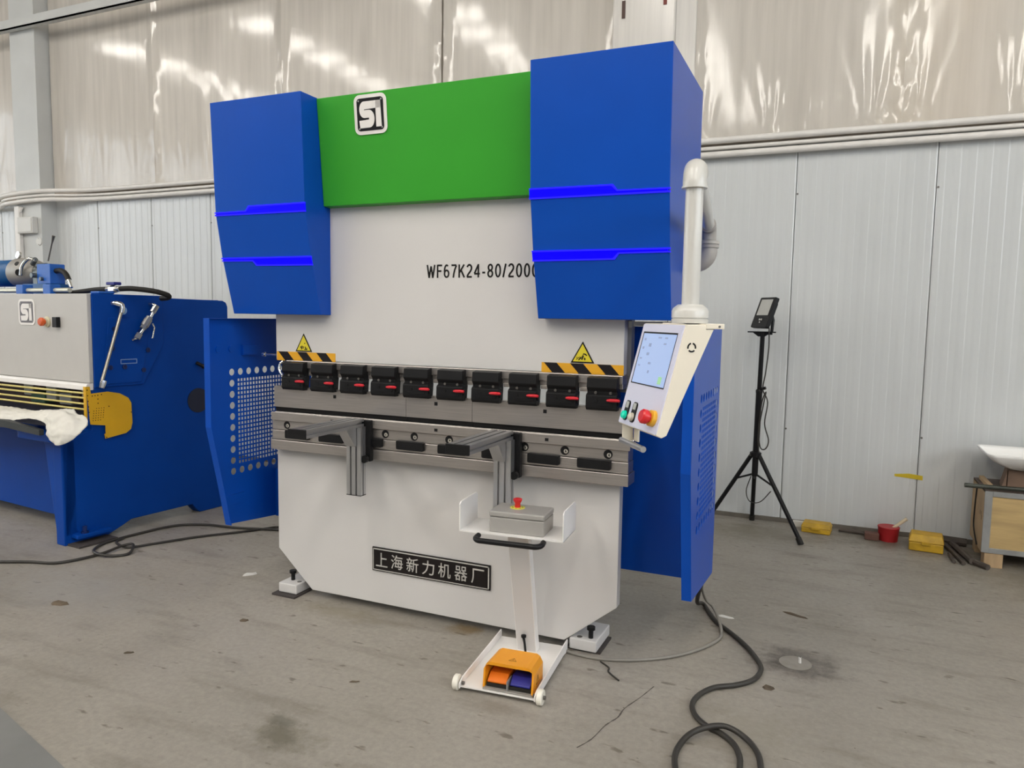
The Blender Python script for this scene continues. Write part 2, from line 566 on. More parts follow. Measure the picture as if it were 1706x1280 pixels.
# back wall: ribbed white sandwich panels up to 3 m, each panel a piece of the wall
w = MB()
w.box(-14, 12, 3.035, 3.2, -0.2, 3.06)
wall = struct(w.build('wall_back', PANEL), 'white ribbed sandwich panel wall')
seams = [-9.2, -8.25, -7.33, -6.42, -5.494, -4.585, -3.66, -2.74, -1.80, -0.85, 0.10, 0.9, 1.53, 2.515, 3.49, 4.48, 5.46, 6.44]
for a, b in zip(seams[:-1], seams[1:]):
    g = MB()
    x0, x1 = a + 0.003, b - 0.003
    nr = max(6, round((x1 - x0) / 0.099))
    prof = [(x0, 3.03), (x0, 3.006)]
    for i in range(nr):
        p = x0 + (x1 - x0) * i / nr
        q = (x1 - x0) / nr
        prof += [(p + 0.10 * q, 3.0), (p + 0.44 * q, 3.0), (p + 0.52 * q, 3.0015), (p + 0.90 * q, 3.0015)]
    prof += [(x1, 3.006), (x1, 3.03)]
    n = len(prof)
    g.add([(x, y, 0.0) for x, y in prof] + [(x, y, 3.06) for x, y in prof], [(i, i + 1, i + 1 + n, i + n) for i in range(n - 1)])
    g.build('panel', PANEL, wall)
for i, sx in enumerate(seams[1:-1]):
    for z in (0.78, 2.66):
        g = MB()
        g.cyl((sx + 0.012, 3.006, z), (sx + 0.012, 2.996, z), 0.008, n=8)
        g.build('screw', STEEL_D, wall)
g = MB()
g.prism([(3.333, 0.484), (3.43, 0.496), (3.527, 0.487), (3.527, 0.452), (3.45, 0.459), (3.335, 0.466)], 'y', 2.998, 3.001)
tag(g.build('yellow_tape', TAPE_Y, wall), 'strip of yellow tape stuck to the panel')
g = MB()
g.box(-14, 12, 2.985, 3.006, 0.0, 0.035)
struct(g.build('baseboard_back', mat('dark_floor_channel', (0.14, 0.125, 0.105), 0.6, var=0.25, scale=6)), 'dark metal channel along the foot of the wall')

# upper wall behind the film, film sheets
g = MB()
g.box(-14, 12, 3.30, 3.4, 3.06, 7.5)
for x in (-10.6, -2.7):
    g.box(x - 0.12, x + 0.12, 3.2, 3.32, 3.06, 7.5)
for z in (4.9, 6.3):
    g.box(-14, 12, 3.22, 3.32, z, z + 0.08)
upper = struct(g.build('wall_back_upper', UPPER), 'beige boarded upper wall behind clear plastic film')
g = MB()
g.box(-14, 12, 2.985, 3.10, 3.06, 3.125)
struct(g.build('trim_1', mat('ledge_dark', (0.22, 0.19, 0.16), 0.6, var=0.25, scale=5), wall) if False else g.build('trim_1', mat('ledge_dark', (0.30, 0.26, 0.22), 0.6, var=0.3, scale=5)), 'dusty ledge on top of the white panels')

def film_sheet(x0, x1, seed):
    nx = max(12, int((x1 - x0) / 0.028))
    nz_ = 56
    z0, z1 = 3.135, 6.4
    vs, fs = [], []
    pins = []
    x = x0 + 0.1
    r = random.Random(seed)
    while x < x1:
        pins.append((x, r.uniform(0.25, 0.7), r.uniform(0.5, 1.0)))
        x += r.uniform(0.28, 0.6)
    for j in range(nz_ + 1):
        t = (j / nz_) ** 1.7
        z = z0 + (z1 - z0) * t
        for i in range(nx + 1):
            x = x0 + (x1 - x0) * i / nx
            y = 0.0045 * noise.noise(Vector((x * 1.3, z * 0.25, seed)))
            y += 0.0014 * noise.noise(Vector((x * 5.0, z * 0.35, seed + 5)))
            y += 0.0004 * noise.noise(Vector((x * 16.0, z * 0.5, seed + 9)))
            h = z - z0
            for px, ht, am in pins:           # gathers fanning out from the fixings
                if h < ht * 1.6:
                    dx = (x - px) / (0.05 + 0.35 * h)
                    if abs(dx) < 1.5:
                        y += 0.007 * am * math.cos(dx * 9) * math.exp(-dx * dx * 2) * math.exp(-(h / ht) ** 2)
            e = min(x - x0, x1 - x)
            if e < 0.09:                      # doubled, crinkled edge of the sheet
                y += -0.012 * (1 - e / 0.09) + 0.006 * noise.noise(Vector((x * 30, z * 9, seed)))
            vs.append((x, 2.985 + y, z))
    for j in range(nz_):
        for i in range(nx):
            k = j * (nx + 1) + i
            fs.append((k, k + 1, k + nx + 2, k + nx + 1))
    g = MB()
    g.add(vs, fs)
    return g.build('plastic_sheet', FILM, upper, smooth=True)
for k, (a, b) in enumerate([(-9.6, -6.72), (-6.22, -4.47), (-4.475, -2.60), (-2.60, -0.69), (-0.67, 1.0), (1.66, 3.235), (3.23, 5.6)]):
    film_sheet(a, b, 3.7 + k * 11.3)

# columns
c = MB()
c.box(-6.70, -6.24, 2.80, 3.10, 0, 7.4)
col1 = struct(c.build('trim_2', COLUMN, bevel=0.004), 'grey steel column against the wall')
c = MB()
c.prism(rrect(1.01, 1.535, 2.86, 3.1, 0.012, 2), 'z', 3.07, 7.4)
c.prism([(1.535, 2.90), (1.69, 2.955), (1.69, 3.1), (1.535, 3.1)], 'z', 3.07, 7.4)
col2 = struct(c.build('trim_3', COLUMN_W, bevel=0.004), 'white plastic-wrapped column')
for x, z0, z1, m in ((1.105, 4.15, 4.29, mat('slot_brown', (0.10, 0.06, 0.05), 0.7)), (1.452, 4.21, 4.5, mat('slot_red', (0.22, 0.05, 0.04), 0.6))):
    g = MB()
    g.box(x - 0.014, x + 0.014, 2.852, 2.87, z0, z1)
    g.build('column_slot', m, col2)
# angle-iron beam crossing the column
g = MB()
g.box(-9, 6, 2.70, 2.78, 5.05, 5.065)
g.box(-9, 6, 2.70, 2.715, 5.05, 5.16)
struct(g.build('trim_4', COLUMN), 'grey angle-iron rail high on the wall')

# conduits along the ledge
def conduit(z, r, label, y=2.94, sag=0.0):
    g = MB()
    pts = [(-9, y, z - 0.03), (-7.4, y, z - 0.03), (-6.85, 2.76, z - 0.02), (-6.2, 2.755, z), (-5.7, y - 0.03, z + 0.005), (-5.2, y, z)]
    x = -4.0
    while x < 7:
        pts.append((x, y, z + rnd.uniform(-sag, sag)))
        x += 1.2
    g.tube(spline([Vector(p) for p in pts], 4), r, 12)
    o = g.build('conduit', PVC, None, smooth=True)
    tag(o, label, 'conduit', 'conduits on the back wall')
    return o
c1 = conduit(3.105, 0.026, 'topmost thick white conduit running along the wall above the panels', 2.92, .003)
c2 = conduit(3.052, 0.016, 'thin middle conduit between the two thick white ones', 2.95, .004)
c3 = conduit(3.000, 0.026, 'lowest thick white conduit over the panel top edges', 2.94, .002)
for cc, zz, rr in ((c1, 3.105, .029), (c3, 3.0, .029)):
    for x in (2.53, 3.49, 4.5, -4.58, -5.5):
        if cc is c1 and x == 3.49:
            continue
        g = MB()
        g.lathe((x - 0.012, 2.925 if cc is c1 else 2.938, zz), (1, 0, 0), [(0, rr - .004), (0, rr), (0.024, rr), (0.024, rr - .004)], 12)
        g.build('clip', GALV, cc)

jb = thing('junction_box', (-6.44, 2.79, 2.69), 'white junction box with vertical conduit on the grey column', 'junction box')
g = MB(); g.box(-6.60, -6.31, 2.73, 2.80, 2.60, 2.80); g.build('box_body', mat('offwhite_box', (0.66, 0.65, 0.62), 0.4), jb, bevel=0.006)
g = MB(); g.box(-6.585, -6.325, 2.722, 2.73, 2.615, 2.785); g.build('cover', mat('offwhite_box', (0.66, 0.65, 0.62), 0.4), jb, bevel=0.004)
g = MB(); g.box(-6.68, -6.59, 2.75, 2.798, 1.2, 2.94); g.build('trunking', PVC, jb, bevel=0.006)
g = MB(); g.cyl((-6.64, 2.77, 2.82), (-6.56, 2.775, 2.925), 0.018); g.build('pipe_stub', PVC, jb, smooth=True)
g = MB(); g.lathe((-6.29, 2.80, 2.50), (0, -1, 0), [(0, 0.05), (0.012, 0.05), (0.014, 0.035), (0.006, 0.03), (0.006, 0)], 20)
so = g.build('outlet', mat('offwhite_box', (0.66, 0.65, 0.62), 0.4), None, smooth=True)
tag(so, 'small round white outlet on the grey column', 'outlet')

# far side walls with tall daylight windows; right ones unseen, added for side light
NWIN = 0
def side_wall(name, X, sg, m, label, sill=2.0):
    global NWIN
    o0, o1 = sorted((X, X + sg * 0.2))
    g = MB()
    g.box(o0, o1, -14, 3.4, 0, sill)
    g.box(o0, o1, -14, 3.4, 6.5, 7.5)
    ys = [-11.2, -8.9, -6.6, -4.3, -2.0, 0.3]
    for y in ys:
        g.box(o0, o1, y - 0.3, y + 0.3, sill, 6.5)
    g.box(o0, o1, -14, -13.2, sill, 6.5)
    g.box(o0, o1, 2.3, 3.4, sill, 6.5)
    struct(g.build(name, mat('side_wall_paint', (0.55, 0.55, 0.53), 0.6)), label)
    f0, f1 = sorted((X, X + sg * 0.08))
    p0, p1 = sorted((X + sg * 0.10, X + sg * 0.12))
    for a, b in zip([-13.2] + [y + .3 for y in ys], [y - .3 for y in ys] + [2.3]):
        g = MB()
        g.box(f0, f1, a, a + .05, sill, 6.5); g.box(f0, f1, b - .05, b, sill, 6.5)
        for z in (sill, sill + (6.5 - sill) / 3, sill + (6.5 - sill) * 2 / 3, 6.45):
            g.box(f0, f1, a, b, z, z + .05)
        g.box(f0, f1, (a + b) / 2 - .025, (a + b) / 2 + .025, sill, 6.5)
        NWIN += 1
        wn = struct(g.build('window_%d' % NWIN, COLUMN), 'tall daylight window in the ' + label)
        g = MB(); g.box(p0, p1, a, b, sill, 6.5); g.build('pane', m, wn)
side_wall('wall_left', -16.0, -1, mat('daylit_pane', (0.8, 0.85, 0.9), 0.3, emit=5.0, ecol=(0.84, 0.92, 1.0)), 'far left wall with tall windows')
side_wall('wall_right', 12.0, 1, mat('added_light_pane', (0.8, 0.85, 0.9), 0.3, emit=9.5, ecol=(0.88, 0.94, 1.0)), 'far right wall with tall windows added for light from the right', 2.9)

# roof with rows of luminous panels; they mirror in the film and light the hall
g = MB()
g.box(-16, 12, -14, 3.4, 7.45, 7.55)
ceil = struct(g.build('ceiling', mat('roof_sheet', (0.42, 0.40, 0.36), 0.6)), 'pale grey hall roof')
ROOF = mat('luminous_roof_panel', (0.9, 0.85, 0.75), 0.5, emit=ROOF_LIGHT, ecol=(1.0, 0.95, 0.87))
proto = None
for x in (-11.9, -8.0, -4.1, -0.1, 3.8, 7.7):
    for k in range(11):
        y = -2.7 - k * 1.0
        if proto is None:
            g = MB()
            g.box(-0.36, 0.36, -0.24, 0.24, 7.38, 7.445)
            proto = g.build('luminous_panel', ROOF, ceil)
            proto.location = (x, y, 0)
        else:
            copy_part(proto, ceil, Vector((x, y, 0)) - proto.location)

# ================================================================== press brake
PB = thing('press_brake', (0.95, 0.1, 0), 'large white, blue and green hydraulic press brake in the middle of the hall', 'press brake')
XL, XR = -0.105, 1.957
g = MB()
g.prism([(XL, 0.87), (XL, 0.267), (0.137, 0.048), (1.693, 0.048), (XR, 0.26), (XR, 0.87)], 'y', 0.0, 0.058)
bed = g.build('bed', WHITE, PB, bevel=0.003)
g = MB()
g.prism([(XL, 1.386), (XR, 1.386), (XR, 2.6), (XL, 2.6)], 'y', 0.0, 0.06)
ram = g.build('ram', WHITE, PB, bevel=0.003)
g = MB(); g.box(XR - 0.03, XR + 0.018, 0.062, 0.12, 1.30, 2.0); g.build('ram_guide', mat('guide_grey', (0.22, 0.22, 0.24), 0.4, metal=0.4), PB)
g = MB(); g.box(XL - 0.018, XL + 0.03, 0.062, 0.12, 1.36, 2.0); g.build('ram_guide', mat('guide_grey', (0.22, 0.22, 0.24), 0.4, metal=0.4), PB)
for x in (0.17, 1.60):
    g = MB()
    poly = [(0.10, 0.03), (1.15, 0.03), (1.15, 2.6), (0.12, 2.6), (0.12, 1.75), (0.5, 1.6), (0.62, 1.3), (0.5, 0.95), (0.10, 0.80)]
    g.prism(poly, 'x', x, x + 0.05)
    g.build('side_frame', WHITE, PB, bevel=0.004)
g = MB(); g.box(0.22, 1.60, 0.9, 0.98, 0.3, 0.8); g.build('rear_tie_plate', WHITE, PB)
# feet with levelling bolts
for x0, x1, bx in ((-0.085, 0.045, -0.035), (1.72, 1.86, 1.82)):
    g = MB(); g.box(x0, x1, -0.03 if x0 < 0 else 0.0, 0.24, 0.012, 0.068)
    ft = g.build('foot', WHITE, PB, bevel=0.006)
    g = MB(); g.lathe((bx, 0.04, 0.066), (0, 0, 1), [(0, .012), (.045, .012), (.045, .021), (.06, .021), (.06, 0)], 12)
    g.build('bolt', BLACK, ft, smooth=True)
    g = MB(); g.lathe((bx + 0.055 * (1 if x0 < 0 else -1), 0.03, 0.0675), (0, 0, 1), [(0, .014), (.0012, .014), (.0012, 0)], 12)
    g.build('spare_hole', STEEL_D, ft)
    g = MB(); g.box(x0 - 0.02, x1 + 0.015, -0.065 if x0 < 0 else 0.02, 0.22, 0.0, 0.011)
    g.build('base_pad', PAD, ft)

# upper clamping beam, clamps, punch
g = MB(); g.box(0.0, 1.965, -0.04, 0.05, 1.345, 1.386); g.box(0.0, 1.965, -0.03, 0.05, 1.322, 1.346)
ub = g.build('clamp_beam', STEEL, PB, bevel=0.003)
g = MB(); g.tube(spline([Vector(p) for p in ((-0.03, -0.03, 1.38), (-0.05, -0.035, 1.36), (-0.045, -0.04, 1.32), (-0.02, -0.045, 1.30))], 4), 0.006, 8)
g.build('latch', CHROME, PB, smooth=True)
g = MB(); g.cyl((-0.22, 0.03, 1.41), (-0.10, 0.03, 1.41), 0.006, n=10); g.lathe((-0.235, 0.03, 1.41), (1, 0, 0), [(0, .004), (.004, .013), (.02, .013), (.022, .004)], 12)
g.build('guide_pin', CHROME, PB, smooth=True)

up_ = MB()
up_.prism([(-0.035, 1.382), (-0.078, 1.376), (-0.084, 1.33), (-0.070, 1.312), (-0.070, 1.300), (-0.02, 1.300), (-0.02, 1.382)], 'x', 0.004, 0.150)
clamp0 = up_.build('die_clamp', BLACK, PB, bevel=0.003)
lo = MB()
lo.prism([(-0.066, 1.303), (-0.082, 1.293), (-0.084, 1.236), (-0.074, 1.223), (-0.03, 1.223), (-0.02, 1.303)], 'x', 0.001, 0.152)
lo.box(0.152, 0.160, -0.075, -0.05, 1.250, 1.285)
sub = []
sub.append(lo.build('jaw', BLACK, clamp0, bevel=0.003))
lv = MB()
lv.tube([(0.108, -0.092, 1.274), (0.122, -0.098, 1.275), (0.150, -0.1, 1.276), (0.167, -0.098, 1.275), (0.171, -0.096, 1.275)], [0.005, 0.0075, 0.0078, 0.0072, 0.003], 10)
sub.append(lv.build('lever', RED, clamp0, smooth=True))
for x in (0.046, 0.118):
    bl = MB()
    bl.lathe((x, -0.066, 1.306), (0, -1, 0), [(0, .007), (.008, .007), (.008, 0)], 8)
    sub.append(bl.build('screw', STEEL_D, clamp0))
hl = MB()
hl.lathe((0.052, -0.082, 1.272), (0, -1, 0), [(0, .007), (.0035, .007), (.0035, .0)], 8)
sub.append(hl.build('boss', BLACK_P, clamp0))
hl = MB()
hl.box(0.03, 0.135, -0.0865, -0.082, 1.246, 1.256)
sub.append(hl.build('rib', BLACK_P, clamp0))
for i in range(1, 10):
    cc = copy_part(clamp0, PB, (0.2 * i, 0, 0))
    for s_ in sub:
        k = copy_part(s_, cc, (0, 0, 0))
for i in range(9):
    g = MB(); g.box(0.2 * i + 0.158, 0.2 * i + 0.198, -0.040, -0.028, 1.305, 1.323)
    g.build('spacer', STEEL, ub, bevel=0.002)

px = [-0.085, 0.8, 1.19, 2.0]
for i in range(3):
    a, b = px[i] + 0.001, px[i + 1] - 0.001
    g = MB()
    g.prism([(-0.045, 1.236), (-0.045, 1.117), (0.0, 1.117), (0.0, 1.236)], 'x', a, b)
    pu = g.build('punch', STEEL, PB)
    g = MB()
    g.prism([(-0.036, 1.1175), (-0.034, 1.105), (-0.026, 1.070), (-0.018, 1.105), (-0.016, 1.1175)], 'x', a, b)
    g.build('punch_tip', BLACK, pu)  # black instead of steel: shade of the punch-die gap put into the colour
    for hx in (0.34, 0.98, 1.585):
        if a < hx < b:
            h = MB(); h.box(hx - .009, hx + .009, -0.0465, -0.044, 1.188, 1.206)
            h.build('screw_hole', BLACK, pu)
# lower tooling: die, holder in two layers, base rail
g = MB()
g.prism([(-0.080, 1.091), (-0.08, 1.044), (0.03, 1.044), (0.03, 1.091), (0.0, 1.091), (-0.016, 1.091), (-0.026, 1.066), (-0.036, 1.091), (-0.050, 1.091), (-0.052, 1.084), (-0.072, 1.084), (-0.074, 1.091)], 'x', -0.078, 2.02)
die = g.build('die', STEEL, PB, bevel=0.002)
for hx in (0.348, 1.0, 1.61):
    h = MB(); h.box(hx - .009, hx + .009, -0.0815, -0.079, 1.058, 1.073)
    h.build('screw_hole', BLACK, die)
g = MB(); g.box(-0.085, 2.008, -0.064, 0.03, 0.988, 1.042)
hold = g.build('die_holder', STEEL, PB, bevel=0.003)
g = MB(); g.box(-0.086, 2.010, -0.064, 0.03, 0.932, 0.986)
wedge = g.build('wedge_holder', STEEL, PB, bevel=0.003)
g = MB(); g.box(-0.092, 2.013, -0.072, 0.05, 0.874, 0.930)
g.build('base_rail', STEEL, PB, bevel=0.003)
g = MB(); g.box(-0.07, 1.99, -0.03, 0.05, 0.93, 1.05); g.build('holder_core', STEEL_D, PB)
for x0 in (0.02, 0.255, 0.505, 0.76, 1.01, 1.262, 1.51, 1.765):
    g = MB()
    g.prism(rrect(x0, x0 + 0.165, 0.945, 0.993, 0.008, 3), 'y', -0.084, -0.06)
    blk = g.build('wedge_block', BLACK, PB, bevel=0.003)
for hx in (0.022, 0.235, 0.45, 0.683, 0.862, 1.069, 1.28, 1.489, 1.698, 1.912):
    g = MB(); g.lathe((hx, -0.062, 1.018), (0, -1, 0), [(0, .022), (.0035, .022), (.0035, 0)], 16)
    sc_ = g.build('clamp_screw', BLACK, hold)
    g = MB(); g.lathe((hx + .006, -0.0655, 1.015), (0, -1, 0), [(0, .011), (.003, .011), (.003, .004), (0.001, .003), (.001, 0)], 10)
    g.build('screw_head', CHROME, hold)

# two front support arms
def support_arm(x0, x1):
    a = MB()
    w_ = x1 - x0
    # beam of aluminium profile with grooves: cross-section in x,z swept along y
    def prof(xa, xb, za, zb):
        gx = 0.006
        m1, m2 = xa + (xb - xa) * 0.30, xa + (xb - xa) * 0.70
        zm = (za + zb) / 2
        return [(xa, za), (xb, za), (xb, zm - .0055), (xb - .014, zm - .0055), (xb - .014, zm + .0055), (xb, zm + .0055), (xb, zb),
                (m2 + .0055, zb), (m2 + .0055, zb - .014), (m2 - .0055, zb - .014), (m2 - .0055, zb), (m1 + .0055, zb), (m1 + .0055, zb - .014), (m1 - .0055, zb - .014), (m1 - .0055, zb), (xa, zb)]
    a.prism(prof(x0, x1, 1.058, 1.100), 'y', -0.585, -0.115)
    beam = a.build('support_arm', ALU, PB)
    c_ = MB(); c_.box(x0 - .001, x1 + .001, -0.592, -0.583, 1.056, 1.102); c_.build('end_cap', BLACK_P, beam, bevel=0.002)
    px0, px1 = x1 - 0.088, x1 + 0.003
    y0, y1 = -0.150, -0.105
    m1, m2 = px0 + 0.027, px0 + 0.062
    zz = [(px0, y0), (m1 - .005, y0), (m1 - .005, y0 + .014), (m1 + .005, y0 + .014), (m1 + .005, y0), (m2 - .005, y0), (m2 - .005, y0 + .014), (m2 + .005, y0 + .014), (m2 + .005, y0),
          (px1, y0), (px1, y0 + .018), (px1 - .007, y0 + .018), (px1 - .007, y0 + .026), (px1, y0 + .026), (px1, y1), (px0, y1)]
    p_ = MB(); p_.prism(zz, 'z', 0.69, 1.057); p_.build('post', ALU, beam)
    p_ = MB(); p_.box(px0 - .001, px1 + .001, y0 - .001, y1 + .001, 0.686, 0.690); p_.build('post_cap', BLACK_P, beam)
    b_ = MB(); b_.prism([(y0 - 0.002, 0.955), (y0 - 0.002, 1.057), (y0 - 0.085, 1.057), (y0 - 0.085, 1.045), (y0 - 0.018, 0.955)], 'x', px0 + .006, px0 + .066)
    b_.build('corner_bracket', ALU, beam, bevel=0.002)
    b_ = MB()
    b_.lathe((px0 + .02, y0 - .012, 0.972), (0, -1, 0), [(0, .008), (.012, .008), (.012, 0)], 8)
    b_.lathe((px0 + .052, y0 - .012, 0.972), (0, -1, 0), [(0, .008), (.012, .008), (.012, 0)], 8)
    b_.build('bracket_bolt', CHROME, beam)
    b_ = MB(); b_.box(px0 + .02, px1 + .028, y1 + .001, -0.073, 0.868, 1.09); b_.build('slide_block', BLACK_P, beam, bevel=0.004)
    b_ = MB(); b_.lathe((px1 + .012, -0.118, 0.885), (0, -1, 0), [(0, .02), (.022, .02), (.024, .0)], 14); b_.build('knob', BLACK_P, beam, smooth=True)
    return beam
support_arm(0.478, 0.582)
support_arm(1.337, 1.450)

# hazard tape and warning triangles
for x0, x1 in ((-0.099, 0.313), (1.546, 1.958)):
    g = MB(); g.box(x0, x1, -0.0022, -0.0002, 1.382, 1.4335)
    tp = g.build('hazard_tape', HAZ_Y, PB)
    wseg = 0.066
    k = 0
    x = x0 + 0.012
    while x < x1:
        top, bot = (x, x + wseg), (x + 0.048, x + wseg + 0.048)
        poly = [(bot[0], 1.382), (bot[1], 1.382), (top[1], 1.4335), (top[0], 1.4335)]
        # clip to the tape
        out = []
        for i in range(4):
            a, b = poly[i], poly[(i + 1) % 4]
            ia, ib = a[0] <= x1, b[0] <= x1
            if ia: out.append(a)
            if ia != ib:
                t = (x1 - a[0]) / (b[0] - a[0])
                out.append((x1, a[1] + (b[1] - a[1]) * t))
        if len(out) >= 3:
            h = MB(); h.prism(out, 'y', -0.0032, -0.002); h.build('stripe', HAZ_K, tp)
        x += 2 * wseg + 0.003
for cx, w_, picto in ((0.095, 0.116, 0), (1.755, 0.118, 1)):
    zb, zt = 1.437, 1.540
    g = MB(); g.prism([(cx - w_ / 2, zb), (cx + w_ / 2, zb), (cx, zt)], 'y', -0.0028, -0.0006)
    tr = g.build('warning_sign', TEXT_K, PB)
    g = MB(); g.prism([(cx - w_ / 2 + .011, zb + .0065), (cx + w_ / 2 - .011, zb + .0065), (cx, zt - .012)], 'y', -0.0036, -0.0026)
    g.build('yellow_field', WARN_Y, tr)
    g = MB()
    def q(*pts):
        g.prism([(cx + a, zb + b) for a, b in pts], 'y', -0.0044, -0.0034)
    if picto == 0:
        q((.004, .010), (.026, .010), (.026, .014), (.004, .014)); q((.012, .014), (.019, .014), (.012, .03), (.008, .028)); q((.02, .014), (.026, .014), (.022, .026))
        q((.006, .044), (.012, .044), (.012, .05), (.006, .05)); q((-.018, .012), (-.012, .012), (-.006, .03), (-.012, .036)); q((-.006, .016), (-.001, .016), (.002, .03), (-.003, .03)); q((-.022, .02), (-.017, .02), (-.017, .03), (-.022, .03))
    else:
        q((.0, .04), (.006, .047), (.018, .044), (.024, .036), (.02, .034), (.012, .040)); q((.0, .038), (.008, .036), (.002, .018), (-.004, .02)); q((.008, .018), (.013, .012), (.017, .02), (.01, .028))
        q((-.008, .03), (-.002, .03), (-.016, .012), (-.022, .014)); q((-.014, .03), (-.01, .03), (-.03, .014), (-.034, .016)); q((-.002, .014), (.002, .016), (-.010, .026), (-.012, .024)); q((-.03, .022), (-.024, .026), (-.028, .03))
    g.build('pictogram', TEXT_K, tr)

GLY = {  # condensed grotesque: polylines in a box 0..1 x 0..1.7, stroke centre lines
    'W': (1.45, [[(0.08, 1.7), (0.40, 0.0)], [(0.40, 0.0), (0.725, 1.5)], [(0.725, 1.5), (1.05, 0.0)], [(1.05, 0.0), (1.37, 1.7)]]),
    'F': (0.9, [[(0.12, 0.0), (0.12, 1.7)], [(0.12, 1.6), (0.9, 1.6)], [(0.12, 0.87), (0.78, 0.87)]]),
    '7': (0.95, [[(0.05, 1.6), (0.9, 1.6)], [(0.88, 1.58), (0.62, 1.05), (0.45, 0.5), (0.38, 0.0)]]),
    'K': (1.05, [[(0.12, 0.0), (0.12, 1.7)], [(0.14, 0.62), (0.95, 1.68)], [(0.42, 0.98), (1.0, 0.02)]]),
    '4': (1.0, [[(0.72, 0.0), (0.72, 1.7)], [(0.70, 1.62), (0.08, 0.52)], [(0.04, 0.48), (0.98, 0.48)]]),
    '-': (0.6, [[(0.05, 0.62), (0.55, 0.62)]]),
    '/': (0.55, [[(0.06, 0.0), (0.46, 1.7)]]),
}
def ell(cx, cy, rx, ry, a0, a1, n=16):
    return [(cx + rx * math.cos(math.radians(a0 + (a1 - a0) * i / n)), cy + ry * math.sin(math.radians(a0 + (a1 - a0) * i / n))) for i in range(n + 1)]
GLY['0'] = (0.95, [ell(0.475, 0.85, 0.36, 0.76, 0, 360, 24)])
GLY['8'] = (0.95, [ell(0.475, 0.47, 0.36, 0.39, 0, 360, 20), ell(0.475, 1.25, 0.31, 0.36, 0, 360, 20)])
GLY['6'] = (0.95, [ell(0.475, 0.52, 0.36, 0.44, 0, 360, 20), ell(0.475, 0.85, 0.36, 0.77, 55, 190, 16)])
GLY['2'] = (0.95, [ell(0.475, 1.22, 0.36, 0.40, 165, -25, 14) + [(0.62, 0.78), (0.28, 0.42), (0.10, 0.10)], [(0.06, 0.09), (0.90, 0.09)]])
def glyph_row(body, x0, z0, hgt, total, m, parent, y):
    adv = [GLY[c][0] + 0.30 for c in body]
    k = total / (sum(adv) - 0.30)
    kz = hgt / 1.7
    x = x0
    for c, a_ in zip(body, adv):
        g = MB()
        for li, ln_ in enumerate(GLY[c][1]):
            P_ = [(x + px_ * k, z0 + py_ * kz) for px_, py_ in ln_]
            hx = 0.0047
            closed = ln_[0] == ln_[-1] or (abs(ln_[0][0] - ln_[-1][0]) < 1e-6 and abs(ln_[0][1] - ln_[-1][1]) < 1e-6)
            n = len(P_)
            L_, R_ = [], []
            for i in range(n):
                a0, a1 = (P_[i - 1] if i else (P_[-2] if closed else P_[0])), (P_[i + 1] if i < n - 1 else (P_[1] if closed else P_[-1]))
                dx, dz = a1[0] - a0[0], a1[1] - a0[1]
                d = math.hypot(dx, dz) or 1
                L_.append((P_[i][0] - dz / d * hx, P_[i][1] + dx / d * hx))
                R_.append((P_[i][0] + dz / d * hx, P_[i][1] - dx / d * hx))
            yy = y - 0.00015 * li
            b0 = len(g.v)
            g.v += [(p[0], yy, p[1]) for p in L_] + [(p[0], yy, p[1]) for p in R_]
            g.f += [(b0 + i, b0 + i + 1, b0 + n + i + 1, b0 + n + i) for i in range(n - 1)]
        g.build('character', m, parent)
        x += a_ * k
glyph_row('WF67K24-80/2000', 0.896, 1.847, 0.067, 0.622, TEXT_K, PB, -0.0009)

# name plate
g = MB(); g.box(0.561, 1.287, -0.010, 0.0, 0.236, 0.370)
npl = g.build('name_plate', mat('plate_black', (0.014, 0.011, 0.011), 0.4, spec=0.2), PB, bevel=0.002)
g = MB()
for b_ in ((0.567, 1.281, 0.358, 0.364), (0.567, 1.281, 0.242, 0.246), (0.567, 0.5715, 0.242, 0.364), (1.2745, 1.281, 0.242, 0.364)):
    g.box(b_[0], b_[1], -0.012, -0.0095, b_[2], b_[3])
g.build('border', SILVER, npl)
for i, ch in enumerate('上海新力机器厂'):
    text('character', ch, 0.078, SILVER, npl, frame((0.587 + i * 0.0985, -0.0115, 0.264), (1, 0, 0), (0, 0, 1), (0, -1, 0)), width=0.074, bold=0.0, depth=0.003)

# green front panel
g = MB()
g.prism([(-0.112, 2.785), (-0.058, 2.232), (0.0, 2.228), (0.30, 2.60), (0.30, 2.785)], 'x', 0.284, 1.555)
g.build('front_panel', GREEN, PB, bevel=0.003)

